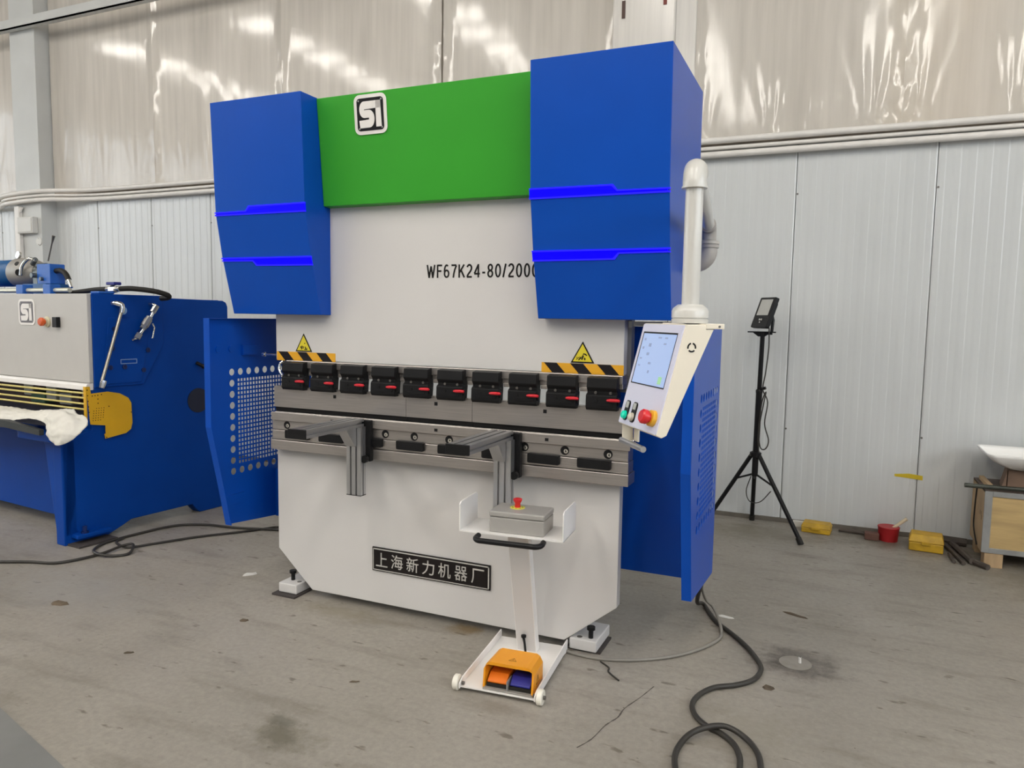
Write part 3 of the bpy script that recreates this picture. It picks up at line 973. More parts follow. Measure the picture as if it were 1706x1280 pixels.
EMB_PTS = None
def emblem(parent, M, W, H, white, black, name='emblem'):
    """rounded plate with a joined S and I; M maps (x right, y up, z out)"""
    g = MB(M); g.prism(rrect(0, W, 0, H, 0.17 * W), 'z', 0, 0.004)
    e = g.build(name, white, parent)
    g = MB(M); g.prism(rrect(0.09 * W, 0.91 * W, 0.09 * H, 0.91 * H, 0.09 * W), 'z', 0.0038, 0.0052)
    g.build('field', black, e)
    U = lambda x: (0.155 + 0.69 * (x - 305) / 570) * W
    V = lambda y: (0.165 + 0.66 * (998 - y) / 560) * H
    g = MB(M)
    def piece(pts):
        g.prism([(U(a), V(b)) for a, b in pts], 'z', 0.005, 0.0068)
    piece([(440, 437), (855, 437), (855, 592), (440, 606)])
    piece([(735, 437), (858, 437), (868, 820), (873, 993), (735, 993)])
    piece([(440, 437)] + [(440 - 122 * math.sin(t), 611 - 174 * math.cos(t)) for t in [math.pi * k / 14 for k in range(1, 14)]] + [(440, 785)])
    piece([(438, 622), (562, 622), (562, 786), (438, 786)])
    piece([(560, 622)] + [(560 + 138 * math.sin(t), 810 - 188 * math.cos(t)) for t in [math.pi * k / 14 for k in range(1, 14)]] + [(560, 998)])
    piece([(306, 838), (562, 826), (562, 998), (322, 998)])
    g.build('lettering', white, e)
    g = MB(M)
    for a, b in ((.15, .15), (.85, .15), (.15, .85), (.85, .85)):
        g.lathe(Vector((a * W, b * H, 0.005)), (0, 0, 1), [(0, .012 * W * 2), (.001, .012 * W * 2), (.001, 0)], 8)
    g.build('rivet', GALV, e)
    return e
EMB_W = mat('emblem_white', (0.80, 0.77, 0.75), 0.4)
EMB_K = mat('emblem_black', (0.010, 0.009, 0.012), 0.4, spec=0.2)
sl = Vector((0, -0.054, 0.553)).normalized()
base_y = lambda z: -0.058 - 0.054 * (z - 2.232) / 0.553
emblem(PB, frame((0.522, base_y(2.578) - 0.0015, 2.578), (1, 0, 0), sl, (0, -sl.z, sl.y)), 0.196, 0.196, EMB_W, EMB_K)

# blue hoods with light strips
HP = [(-0.088, 1.646), (-0.168, 1.955), (-0.212, 2.198), (-0.238, 2.79)]
def hood_y(z):
    for (y0, z0), (y1, z1) in zip(HP[:-1], HP[1:]):
        if z <= z1:
            return y0 + (y1 - y0) * (z - z0) / (z1 - z0)
    return HP[-1][0]
def hood(x0, x1, thick_left):
    g = MB()
    g.prism(HP + [(0.50, 2.79), (0.50, 1.646)], 'x', x0, x1)
    h = g.build('hood', BLUE, PB, bevel=0.003)
    L_ = x1 - x0
    xa = lambda t: (x0 + t * L_) if thick_left else (x1 - t * L_)
    for z, sgn in ((2.185, 1), (1.957, -1)):
        def strip(pts, m, off, nm):
            s_ = MB()
            A = [Vector((xa(t), hood_y(zz) - off, zz)) for t, zz in pts]
            B = [Vector((xa(t), hood_y(zz) + 0.004, zz)) for t, zz in pts]
            s_.loft(A, B)
            return s_.build(nm, m, h)
        strip([(-0.004, z), (0.985, z), (0.985, z + sgn * 0.017), (0.64, z + sgn * 0.019), (0.61, z + sgn * 0.044), (-0.004, z + sgn * 0.046)], LED, 0.004, 'light_strip')
        strip([(-0.006, z - sgn * .0006), (1.004, z - sgn * .0006), (1.004, z + sgn * 0.006), (-0.006, z + sgn * 0.006)], LED_C, 0.0052, 'light_edge')
        strip([(-0.006, z + sgn * .041), (0.60, z + sgn * .039), (0.64, z + sgn * 0.015), (1.004, z + sgn * .013), (1.004, z + sgn * .0185), (0.645, z + sgn * .0205), (0.612, z + sgn * .0455), (-0.006, z + sgn * 0.0475)], LED_C, 0.0046, 'light_edge')
    return h
hood(-0.335, 0.283, False)
hood(1.556, 2.190, True)

# perforated side covers
def perforated(g, to3, u0, u1, w0, w1, nu, nw, hole, shape):
    """sheet u0..u1 x w0..w1 cut into nu x nw cells, each with a hole (round or square)"""
    du, dw = (u1 - u0) / nu, (w1 - w0) / nw
    K = 12 if shape == 'round' else 4
    for i in range(nu):
        for j in range(nw):
            cu, cw = u0 + (i + .5) * du, w0 + (j + .5) * dw
            inn, outr = [], []
            for k in range(K):
                a = 2 * math.pi * (k + 0.5) / K
                c_, s_ = math.cos(a), math.sin(a)
                if shape == 'round':
                    inn.append((cu + hole * c_, cw + hole * s_))
                else:
                    inn.append((cu + hole * (1 if c_ > 0 else -1), cw + hole * (1 if s_ > 0 else -1)))
                m_ = max(abs(c_), abs(s_))
                if shape == 'round':
                    outr.append((cu + du / 2 * c_ / m_, cw + dw / 2 * s_ / m_))
                else:
                    outr.append((cu + du / 2 * (1 if c_ > 0 else -1), cw + dw / 2 * (1 if s_ > 0 else -1)))
            if shape == 'round':   # square corners
                pass
            n = len(g.v)
            g.v += [to3(*p) for p in outr] + [to3(*p) for p in inn]
            for k in range(K):
                k2 = (k + 1) % K
                g.f.append((n + k, n + k2, n + K + k2, n + K + k))
            if shape == 'round':
                # fill the little corner triangles left by the 12-gon on the square
                cs = {(1, 1): [], (1, -1): [], (-1, 1): [], (-1, -1): []}
                for sx_ in (1, -1):
                    for sy_ in (1, -1):
                        cor = (cu + sx_ * du / 2, cw + sy_ * dw / 2)
                        near = sorted(range(K), key=lambda k: (outr[k][0] - cor[0]) ** 2 + (outr[k][1] - cor[1]) ** 2)
                        k0 = near[0]
                        if (outr[k0][0] - cor[0]) ** 2 + (outr[k0][1] - cor[1]) ** 2 > 1e-10:
                            a_, b_ = near[0], near[1]
                            m0 = len(g.v)
                            g.v.append(to3(*cor))
                            g.f.append((m0, n + a_, n + b_))

def side_cover(X, sgn, xin):
    """sgn +1: cover on the right of the machine"""
    to3 = lambda y, z: (X, y, z)
    g = MB()
    ZT, ZB = 1.618, 0.40
    y0, y1 = -0.26, 0.50
    v0, v1 = -0.09, 0.46      # outer limits of the hole frame
    z0, z1 = 0.675, 1.335
    nu, nw = 8, 10
    du, dw = (v1 - v0) / nu, (z1 - z0) / nw
    # plain sheet around the holes
    g.add([to3(y0, ZT), to3(y1, ZT), to3(y1, z1), to3(y0, z1)], [(0, 1, 2, 3)])
    g.add([to3(y0, z1), to3(v0, z1), to3(v0, z0), to3(-0.185, z0), to3(y0, 1.0)], [(0, 1, 2, 3, 4)])
    g.add([to3(v1, z1), to3(y1, z1), to3(y1, z0), to3(v1, z0)], [(0, 1, 2, 3)])
    g.add([to3(-0.185, z0), to3(y1, z0), to3(y1, 0.335), to3(-0.125, ZB)], [(0, 1, 2, 3)])
    # frame of round holes
    for j in (0, nw - 1):
        perforated(g, to3, v0, v1, z0 + j * dw, z0 + (j + 1) * dw, nu, 1, 0.021, 'round')
    for i in (0, nu - 1):
        perforated(g, to3, v0 + i * du, v0 + (i + 1) * du, z0 + dw, z1 - dw, 1, nw - 2, 0.021, 'round')
    iu0, iu1, iw0, iw1 = v0 + du, v1 - du, z0 + dw, z1 - dw
    mu0, mu1, mw0, mw1 = iu0 + .006, iu1 - .006, iw0 + .004, iw1 - .004
    for a in ((iu0, iu1, iw0, mw0), (iu0, iu1, mw1, iw1), (iu0, mu0, mw0, mw1), (mu1, iu1, mw0, mw1)):
        g.add([to3(a[0], a[2]), to3(a[1], a[2]), to3(a[1], a[3]), to3(a[0], a[3])], [(0, 1, 2, 3)])
    perforated(g, to3, mu0, mu1, mw0, mw1, 16, 20, 0.0082, 'square')
    cv = g.build('side_cover', BLUE, PB, solid=0.003)
    s = -sgn
    # folded front flange, top flange, back panel
    g = MB()
    fl = 0.042
    xa, xb = sorted((X + s * 0.0016, X + s * fl))
    g.prism([(-0.2605, ZT), (-0.2605, 1.0), (-0.185, z0), (-0.125, ZB), (-0.120, ZB), (-0.180, z0), (-0.255, 1.0), (-0.255, ZT)], 'x', xa, xb)
    g.build('front_flange', BLUE, cv)
    g = MB()
    xa, xb = sorted((X + s * 0.0016, X + s * 0.03))
    g.box(xa, xb, y0, y1, ZT - 0.003, ZT)
    g.build('top_flange', BLUE, cv)
    g = MB()
    xa, xb = sorted((X + s * 0.0016, xin))
    g.box(xa, xb, 0.30 if sgn > 0 else 0.49, 0.303 if sgn > 0 else 0.493, 0.352, ZT - 0.004)
    if sgn < 0:
        g = MB()
        g.box(xa, xb, 0.30, 0.303, 0.352, 0.66)
        g.box(xa + .22, xb, 0.30, 0.303, 0.66, ZT - 0.004)
    g.build('back_panel', BLUE, cv)
    g = MB()
    if sgn < 0:
        for yy in (-0.16, -0.06):
            g.lathe((X + 0.0016, yy, 1.44), (1, 0, 0), [(0, .02), (.006, .02), (.006, 0)], 14)
        g.box(X + .0016, X + .02, 0.02, 0.14, 1.40, 1.46)
        g.box(X + .0016, X + .008, -0.13, 0.02, 0.51, 0.57)
        tag(g.build('hinge', BLUE, cv), None, kind='stuff')
    return cv
side_cover(2.328, 1, 1.84)
side_cover(-0.392, -1, -0.10)
g = MB(); g.box(2.0, 2.19, 0.0, 0.012, 1.618, 1.640); g.box(1.975, 1.99, 0.0, 0.012, 1.61, 1.640)
g.build('hood_bracket', GALV, PB)

# ================================================================== control pendant
a = 0.66
wv = Vector((-math.sin(a), math.cos(a), 0))
nv = Vector((-math.cos(a), -math.sin(a), 0))
PTR = Vector((2.429, -1.035, 1.636))
# pendant frame: x along the face from its left (far) edge to the right (near) edge, y out of the face, z up; origin top left
PM = frame(PTR + wv * 0.307, -wv, nv, (0, 0, 1))
CP = thing('control_pendant', (2.27, 0.30, 1.93), 'white control panel hanging on a grey swing arm at the right of the press brake', 'control panel')
H_, D_, T_ = 0.351, 0.088, 0.098
g = MB(PM)
prof = [(0, 0), (D_, -H_), (D_ - 0.018, -H_ - 0.008), (D_ - 0.035, -H_), (-T_, -0.014), (-T_, 0)]
g.prism(prof, 'x', 0, 0.307)
hs = g.build('housing', CREAM, CP, bevel=0.003)
g = MB(PM); g.box(-0.002, 0.309, -T_ - 0.035, -T_ + 0.03, -0.014, 0.003); g.build('top_lip', CREAM, hs, bevel=0.002)
# face frame: x right, y up along the slope, z out
fy = Vector((0, -D_, H_)).normalized()
R3 = PM.to_3x3()
ex, ey = R3 @ Vector((1, 0, 0)), R3 @ fy
ez = ex.cross(ey)
FL = math.hypot(D_, H_)
FM = frame(PM @ Vector((0, D_, -H_)), ex, ey, ez)       # origin: bottom-left of the face
g = MB(FM); g.prism(rrect(0.003, 0.304, 0.003, FL - 0.003, 0.004, 2), 'z', 0.0, 0.0035)
fc = g.build('front_foil', LAV, CP)
g = MB(FM); g.box(0.022, 0.278, 0.148, FL - 0.03, 0.003, 0.0045); g.build('screen_bezel', BLACK_P, fc)
g = MB(FM); g.box(0.030, 0.276, 0.152, FL - 0.036, 0.0042, 0.0052); scn = g.build('screen', SCREEN, CP)
ic = MB(FM)
ICON = mat('screen_icon', (0.25, 0.33, 0.5), 0.3, emit=0.35, ecol=(0.25, 0.36, 0.62))
for (x_, y_, w_, h_) in ((.045, .30, .014, .009), (.045, .27, .014, .009), (.09, .28, .02, .012), (.09, .25, .02, .01), (.15, .31, .025, .006), (.20, .31, .02, .006), (.20, .29, .02, .006), (.12, .22, .02, .008), (.045, .235, .016, .006), (.045, .21, .016, .006), (.13, .19, .012, .01)):
    ic.box(x_, x_ + w_, y_, y_ + h_, 0.0052, 0.0056)
tag(ic.build('icon', ICON, scn), None, kind='stuff')
ic = MB(FM); ic.box(.225, .25, .16, .185, 0.0052, 0.0056); ic.build('icon', mat('screen_green', (0.3, 0.6, 0.3), 0.3, emit=0.4, ecol=(0.45, 0.75, 0.5)), scn)
# push buttons
for x_, capm, nm in ((0.052, GREEN_B, 'green_button'), (0.112, mat('ivory_button', (0.62, 0.58, 0.48), 0.3), 'selector_switch')):
    g = MB(FM); g.prism(rrect(x_ - 0.016, x_ + 0.016, 0.016, 0.086, 0.012, 3), 'z', 0.0034, 0.008)
    lp = g.build('legend_plate', BLACK_P, CP)
    g = MB(FM); g.box(x_ - 0.011, x_ + 0.011, 0.060, 0.082, 0.0078, 0.0086); g.build('legend', mat('legend_grey', (0.45, 0.46, 0.44), 0.5), lp)
    g = MB(FM); g.lathe((x_, 0.034, 0.008), (0, 0, 1), [(0, .015), (.003, .015), (.003, .0135), (.010, .0135), (.013, .009), (.0135, 0)], 16)
    g.build(nm, capm, lp, smooth=True)
g = MB(FM); g.lathe((0.262, 0.050, 0.003), (0, 0, 1), [(0, .027), (.014, .026), (.016, .02), (.016, 0)], 24)
es = g.build('button_base', mat('amber_ring', (0.78, 0.42, 0.03), 0.4), CP, smooth=True)
g = MB(FM); g.lathe((0.262, 0.050, 0.016), (0, 0, 1), [(0, .016), (.010, .016), (.013, .0235), (.027, .0235), (.033, .018), (.034, 0)], 24); g.build('stop_button', RED_B, es, smooth=True)
# round three-arc mark on the side cheek: cheek plane is x = 0.307 in PM
g = MB(PM)
cy, cz = -0.022, -0.072
for k in range(3):
    a0 = math.pi / 2 + 0.25 + k * 2 * math.pi / 3
    o_ = arc((cy, cz), 0.0155, a0, a0 + 1.6, 8)
    i_ = arc((cy, cz), 0.0105, a0 + 1.6, a0, 8)
    g.prism(o_ + i_, 'x', 0.3068, 0.308)
g.build('round_mark', TEXT_K, hs)
g = MB(PM); g.lathe((0.309, -0.115, -0.006), (1, 0, 0), [(0, .004), (.002, .004), (.002, 0)], 8); g.box(0.3068, 0.308, -0.098, -0.07, -0.0155, -0.0135); g.build('screw', STEEL_D, hs)
# handle: strap down from the left edge, grip bar across
g = MB(PM); g.box(0.002, 0.012, D_ - 0.052, D_ - 0.012, -H_ - 0.064, -H_ + 0.01)
g.box(0.012, 0.05, D_ - 0.06, D_ - 0.052, -H_ - 0.064, -H_ + 0.01)
hd = g.build('handle_bracket', CREAM, CP, bevel=0.003)
g = MB(PM); g.cyl((0.0, D_ - 0.012, -H_ - 0.062), (0.195, D_ - 0.008, -H_ - 0.062), 0.0105, n=18); g.build('grip', ALU, hd, smooth=True)
# suspension: coupling, tubes, elbows
TX = Vector((2.420, -0.925, 0))
g = MB()
g.lathe((TX.x, TX.y, 1.640), (0, 0, 1), [(0, .058), (.012, .059), (.013, .056), (.016, .056), (.017, .059), (.038, .059), (.048, .055), (.06, .040), (.06, .02)], 32)
g.build('coupling', TUBE_G, CP, smooth=True)
g = MB(); g.cyl((TX.x, TX.y, 1.69), (TX.x, TX.y, 2.075), 0.0285, n=28); tb = g.build('drop_tube', TUBE_G, CP, smooth=True)
end = Vector((2.285, 0.225, 2.095))
dirh = (end - Vector((TX.x, TX.y, 2.115))); dirh.normalize()
g = MB()
top = Vector((TX.x, TX.y, 2.075))
pts = [top, top + Vector((0, 0, 0.012))]
for k in range(0, 7):
    t = k / 6 * math.pi / 2
    pts.append(Vector((TX.x, TX.y, 2.087)) + Vector((0, 0, 0.048 * math.sin(t))) + Vector((dirh.x, dirh.y, 0)) * 0.048 * (1 - math.cos(t)))
pts.append(pts[-1] + dirh * 0.05)
g.tube(pts, [.038] * len(pts), 28)
g.lathe(top + Vector((0, 0, -0.005)), (0, 0, 1), [(0, .030), (0, .041), (.006, .041), (.006, .03)], 28)
g.build('elbow', TUBE_G, CP, smooth=True)
g = MB(); g.cyl(pts[-1] - dirh * 0.02, end, 0.0285, n=24); g.build('horizontal_tube', TUBE_G, CP, smooth=True)
g = MB()
e2 = end
pts2 = [e2 - dirh * 0.03, e2 + dirh * 0.01, e2 + dirh * 0.04 + Vector((0, 0, -.012)), e2 + dirh * 0.055 + Vector((0, 0, -.05)), e2 + dirh * 0.055 + Vector((0, 0, -.08))]
g.tube(pts2, [.036, .037, .037, .037, .037], 24)
g.lathe(e2 + dirh * 0.055 + Vector((0, 0, -.10)), (0, 0, 1), [(0, .05), (.012, .052), (.013, .047), (.017, .047), (.018, .052), (.032, .05), (.036, .037)], 28)
bt = e2 + dirh * 0.055 + Vector((0, 0, -.10))
pts3 = [bt]
for k in range(0, 8):
    t = k / 7 * math.pi / 2
    pts3.append(bt + Vector((-0.055 * (1 - math.cos(t)), 0, -0.055 * math.sin(t) - 0.015)))
pts3.append(pts3[-1] + Vector((-0.03, 0, 0)))
g.tube(pts3, .044, 24)
g.build('pivot_elbow', TUBE_D, CP, smooth=True)

# ================================================================== foot pedal stand
SA = math.radians(5)
SM = frame((1.566, -0.30, 0), (math.cos(SA), math.sin(SA), 0), (-math.sin(SA), math.cos(SA), 0), (0, 0, 1))
ST = thing('pedal_stand', (1.566, -0.30, 0), 'white wheeled stand with a tray on a slanted post in front of the press brake', 'stand')
g = MB(SM)
g.box(-0.170, 0.170, -0.275, 0.27, 0.020, 0.026)
bs = g.build('base_plate', WHITE2, ST)
for sx_ in (-1, 1):
    g = MB(SM)
    xa, xb = sorted((sx_ * 0.170, sx_ * 0.176))
    g.prism([(0.27, 0.0), (0.27, 0.062), (-0.25, 0.055), (-0.285, 0.04), (-0.285, 0.02), (-0.25, 0.018), (0.2, 0.012)], 'x', xa, xb)
    g.build('side_lip', WHITE2, bs)
    g = MB(SM)
    xa, xb = (0.180, 0.206) if sx_ > 0 else (-0.206, -0.180)
    g.lathe((xa, -0.262, 0.034), (1, 0, 0), [(0, .030), (.004, .034), (xb - xa - .004, .034), (xb - xa, .030), (xb - xa, 0)], 24)
    wh = g.build('wheel', mat('white_nylon', (0.80, 0.77, 0.68), 0.4), ST, smooth=True)
    g = MB(SM)
    if sx_ > 0:
        g.lathe((0.206, -0.262, 0.034), (1, 0, 0), [(0, .010), (.010, .010), (.010, 0)], 6)
        g.lathe((0.160, -0.262, 0.034), (1, 0, 0), [(0, .009), (.010, .009)], 6)
    else:
        g.lathe((-0.170, -0.262, 0.034), (1, 0, 0), [(0, .009), (.012, .009), (.012, 0)], 6)
    g.build('axle_bolt', STEEL_D, wh)
g = MB(SM); g.lathe((0.105, -0.03, 0.026), (0, 0, 1), [(0, .014), (.008, .012), (.010, 0)], 10); g.build('bolt', STEEL_D, bs)
# post leaning forward: open channel, front web plus two flanges
def pt(x_, y_, z_): return SM @ Vector((x_, y_, z_))
b0, t0 = (0.155, 0.026), (-0.020, 0.655)
hw0, hw1 = 0.046, 0.048
g = MB()
g.loft([pt(-hw0, b0[0], b0[1]), pt(hw0, b0[0], b0[1]), pt(hw0, b0[0] + .004, b0[1]), pt(-hw0, b0[0] + .004, b0[1])],
       [pt(-hw1, t0[0], t0[1]), pt(hw1, t0[0], t0[1]), pt(hw1, t0[0] + .004, t0[1]), pt(-hw1, t0[0] + .004, t0[1])])
po = g.build('post', WHITE, ST)
for sx_ in (-1, 1):
    g = MB()
    o_ = 0.003
    g.loft([pt(sx_ * hw0, b0[0] - .0, b0[1]), pt(sx_ * (hw0 + o_), b0[0], b0[1]), pt(sx_ * (hw0 + o_), b0[0] + .05, b0[1]), pt(sx_ * hw0, b0[0] + .05, b0[1])],
           [pt(sx_ * hw1, t0[0], t0[1]), pt(sx_ * (hw1 + o_), t0[0], t0[1]), pt(sx_ * (hw1 + o_), t0[0] + .05, t0[1]), pt(sx_ * hw1, t0[0] + .05, t0[1])])
    g.build('flange', WHITE2, po)
g = MB(); g.tube([pt(-0.0, 0.135, 0.03), pt(-0.002, 0.125, 0.075), pt(-0.004, 0.115, 0.105)], [.006, .006, .007], 8)
g.lathe(pt(-0.004, 0.113, 0.108), (0, 0, 1), [(0, .006), (.004, .013), (.014, .013), (.018, .004)], 10); g.build('lever', BLACK_P, po, smooth=True)
# tray with two end walls
g = MB(SM); g.box(-0.245, 0.245, -0.13, 0.09, 0.676, 0.682); tr_ = g.build('tray', WHITE2, ST)
for sx_ in (-1, 1):
    g = MB(SM)
    xa, xb = sorted((sx_ * 0.245, sx_ * 0.240))
    g.prism([(-0.13, 0.676), (0.09, 0.676), (0.09, 0.80), (0.075, 0.812), (-0.115, 0.812), (-0.13, 0.80)], 'x', xa, xb)
    g.build('end_wall', WHITE2, tr_)
g = MB(SM)
hx0, hx1, hy, hz = -0.150, 0.155, -0.185, 0.662
g.tube(spline([Vector(p) for p in ((hx0, -0.128, hz + .006), (hx0, -0.165, hz + .002), (hx0 + .02, hy, hz), (hx0 + .06, hy - .002, hz), (hx1 - .06, hy - .002, hz), (hx1 - .02, hy, hz), (hx1, -0.165, hz + .002), (hx1, -0.128, hz + .006))], 5), 0.0125, 12)
g.build('handle', BLACK_P, ST, smooth=True)

CB = thing('control_box', tuple(SM @ Vector((0.02, -0.03, 0.682))), 'grey plastic box with red emergency stop button on the white tray', 'control box')
g = MB(SM); g.box(-0.108, 0.148, -0.105, 0.055, 0.6825, 0.752); g.build('box_body', GREYP, CB, bevel=0.004)
g = MB(SM); g.box(-0.110, 0.150, -0.107, 0.057, 0.754, 0.780); g.build('lid', GREYP, CB, bevel=0.006)
g = MB(SM); g.lathe((-0.005, -0.012, 0.780), (0, 0, 1), [(0, .034), (.0025, .034), (.003, .0)], 28); es2 = g.build('button_ring', mat('lime_yellow', (0.70, 0.68, 0.10), 0.4), CB)
g = MB(SM); g.lathe((-0.005, -0.012, 0.782), (0, 0, 1), [(0, .014), (.02, .013), (.024, .016), (.034, .021), (.040, .0205), (.043, .012), (.0435, 0)], 24); g.build('stop_button', RED_B, es2, smooth=True)
g = MB(SM)
for k in range(8):
    a0 = k * math.pi / 4
    c_ = Vector((-0.005 + 0.024 * math.cos(a0), -0.012 + 0.024 * math.sin(a0), 0.7826))
    g.lathe(c_, (0, 0, 1), [(0, .003), (.0006, .003), (.0006, 0)], 6)
g.build('ring_mark', TEXT_K, es2)

FP = thing('foot_pedal', tuple(SM @ Vector((0.03, -0.2, 0.026))), 'orange yellow guarded foot switch with an orange and a blue pedal on the stand base', 'foot pedal')
gx0, gx1 = -0.072, 0.158
gy0, gy1 = -0.262, -0.095
zb_ = 0.0265
outer = [(gx0, zb_), (gx0, zb_ + 0.085), (gx0 + 0.014, zb_ + 0.112), (gx0 + 0.03, zb_ + 0.12), (gx1 - 0.03, zb_ + 0.12), (gx1 - 0.014, zb_ + 0.112), (gx1, zb_ + 0.085), (gx1, zb_)]
inner = [(gx1 - 0.008, zb_), (gx1 - 0.008, zb_ + 0.100), (gx1 - 0.02, zb_ + 0.106), (gx0 + 0.02, zb_ + 0.106), (gx0 + 0.008, zb_ + 0.100), (gx0 + 0.008, zb_)]
def ring(y_, sh, zc=0.0):
    return [Vector((x_ + sh * (1 if x_ < (gx0 + gx1) / 2 else -1), y_ + (zc if z_ < zb_ + .02 else 0), z_)) for x_, z_ in outer]
g = MB(SM)
F_o = ring(gy0 + 0.012, 0.0, -0.012); B_o = [Vector((x_ * 0.96 + .002, gy1, zb_ + (z_ - zb_) * 0.97)) for x_, z_ in outer]
F_i = [Vector((x_, gy0 + 0.012 + (-0.012 if z_ < zb_ + .02 else 0), z_)) for x_, z_ in inner]
B_i = [Vector((x_ * 0.95 + .002, gy1 - 0.006, zb_ + (z_ - zb_) * 0.96)) for x_, z_ in inner]
n_o, n_i = len(F_o), len(F_i)
vs = F_o + B_o + F_i + B_i
fs = [(i, i + 1, i + 1 + n_o, i + n_o) for i in range(n_o - 1)]
o2 = 2 * n_o
fs += [(o2 + i, o2 + i + 1, o2 + i + 1 + n_i, o2 + i + n_i) for i in range(n_i - 1)]
fs += [tuple(range(n_o, 2 * n_o)), tuple(range(o2 + n_i, o2 + 2 * n_i))]
fs += [tuple(list(range(0, n_o)) + list(range(o2, o2 + n_i)))]
g.add(vs, fs)
gd = g.build('guard', ORANGE, FP, bevel=0.0)
g = MB(SM); g.box(gx0 + .002, gx1 - .002, gy0 - 0.008, gy1 - .008, zb_, zb_ + 0.008); g.build('switch_base', MOTOR_G, FP, bevel=0.002)
for xa, xb, m_, nm in ((gx0 + 0.018, gx0 + 0.106, ORANGE_D, 'orange_pedal'), (gx0 + 0.122, gx1 - 0.016, PED_BLUE, 'blue_pedal')):
    g = MB(SM)
    g.prism([(gy0 + 0.012, zb_ + 0.026), (gy0 + 0.012, zb_ + 0.034), (gy0 + 0.05, zb_ + 0.058), (gy1 - 0.02, zb_ + 0.062), (gy1 - 0.02, zb_ + 0.04)], 'x', xa, xb)
    pdl = g.build(nm, m_, FP, bevel=0.003)
    g = MB(SM); g.box(xa - .003, xb + .003, gy0 + 0.010, gy0 + 0.10, zb_ + 0.009, zb_ + 0.024); g.build('pedal_pad', RUBBER, pdl)
g = MB(SM); g.box(gx0 + 0.112, gx0 + 0.116, gy0 - 0.006, gy0 + .06, zb_ + .006, zb_ + .05); g.build('divider', GALV, FP)
# warning triangle outlines on the guard
def tri_outline(Mx, s_, m_, parent):
    g = MB(Mx)
    P_ = [(-s_, -0.6 * s_), (s_, -0.6 * s_), (0, s_)]
    for i in range(3):
        p, q_ = Vector((*P_[i], 0)), Vector((*P_[(i + 1) % 3], 0))
        d__ = (q_ - p).normalized(); nn = Vector((-d__.y, d__.x, 0)) * 0.08 * s_
        g.loft([p, q_, q_ + nn, p + nn], [v + Vector((0, 0, .0008)) for v in (p, q_, q_ + nn, p + nn)])
    g.box(-0.04 * s_, 0.05 * s_, -0.3 * s_, 0.4 * s_, 0, .0008)
    g.build('warning_mark', m_, parent)
ex_, ey_ = SM.to_3x3() @ Vector((1, 0, 0)), SM.to_3x3() @ Vector((0, 1, 0))
MARK = mat('mark_brown', (0.15, 0.08, 0.01), 0.6)
tri_outline(frame(SM @ Vector((gx0 + 0.12, gy0 + 0.06, zb_ + 0.1205)), ex_, ey_, (0, 0, 1)), 0.018, MARK, gd)
tri_outline(frame(SM @ Vector((gx1 - .0005, gy0 + 0.075, zb_ + 0.045)), ey_, (0, 0, 1), ex_), 0.024, MARK, gd)

# ================================================================== guillotine shear on the left
th = math.radians(-6)
SH = frame((-2.013, 0.006, 0), (math.cos(th), math.sin(th), 0), (-math.sin(th), math.cos(th), 0), (0, 0, 1))
GS = thing('guillotine_shear', (-2.6, 0.6, 0), 'blue guillotine shear with a white front panel at the left edge', 'shearing machine')
side = [(0.0, 0.0), (0.0, 0.70), (0.04, 0.76), (0.22, 0.80), (0.235, 1.12), (0.235, 1.765), (1.37, 1.75), (1.40, 1.735), (1.415, 1.70), (1.415, 0.0), (1.10, 0.0), (1.07, 0.03), (1.03, 0.08), (0.50, 0.08), (0.42, 0.045), (0.30, 0.0)]
g = MB(SH); g.prism(side, 'x', -0.10, 0.0); sp = g.build('side_plate', BLUE_S, GS, bevel=0.006)
g = MB(SH); g.prism(side, 'x', -2.45, -2.35); g.build('side_plate', BLUE_S, GS, bevel=0.006)
g = MB(SH); g.prism([(0.245, 1.10), (0.245, 1.772), (0.80, 1.772), (0.80, 1.40), (0.62, 1.10)], 'x', -0.002, 0.012)
be = g.build('beam_end_plate', BLUE_S, GS, bevel=0.004)
g = MB(SH); g.prism([(0.30, 1.12), (0.36, 1.60), (0.70, 1.60), (0.60, 1.12)], 'x', 0.012, 0.018); gp = g.build('gib_plate', BLUE_S, be, bevel=0.003)
g = MB(SH)
for y_, z_ in ((0.40, 1.52), (0.60, 1.5), (0.38, 1.38), (0.66, 1.36), (0.36, 1.24), (0.62, 1.21), (0.47, 1.24)):
    g.lathe((0.018, y_, z_), (1, 0, 0), [(0, .018), (.008, .018), (.008, .008), (.003, .008), (.003, 0)], 10)
g.build('bolt', mat('dark_blue_bolt', (0.004, 0.02, 0.12), 0.4), gp)
g = MB(SH)
for b_ in ((0.44, 0.57, 1.292, 1.297), (0.44, 0.57, 1.262, 1.267), (0.44, 0.445, 1.262, 1.297), (0.565, 0.57, 1.262, 1.297)):
    g.box(0.018, 0.0195, *b_)
g.build('nameplate_frame', mat('pale_blue_line', (0.25, 0.38, 0.62), 0.4), gp)
g = MB(SH); g.box(-2.35, 0.003, 0.215, 0.245, 1.135, 1.770); fp_ = g.build('front_panel', mat('light_grey_panel', (0.50, 0.485, 0.465), 0.4, var=0.02), GS, bevel=0.004)
g = MB(SH); g.prism([(0.245, 1.135), (0.20, 1.128), (0.19, 1.115), (0.19, 1.085), (0.245, 1.085)], 'x', -2.35, 0.0); g.build('panel_lip', WHITE2, fp_)
emblem(fp_, SH @ frame((-0.885, 0.214, 1.535), (1, 0, 0), (0, 0, 1), (0, -1, 0)), 0.222, 0.195, EMB_W, mat('emblem_grey', (0.10, 0.09, 0.10), 0.4))
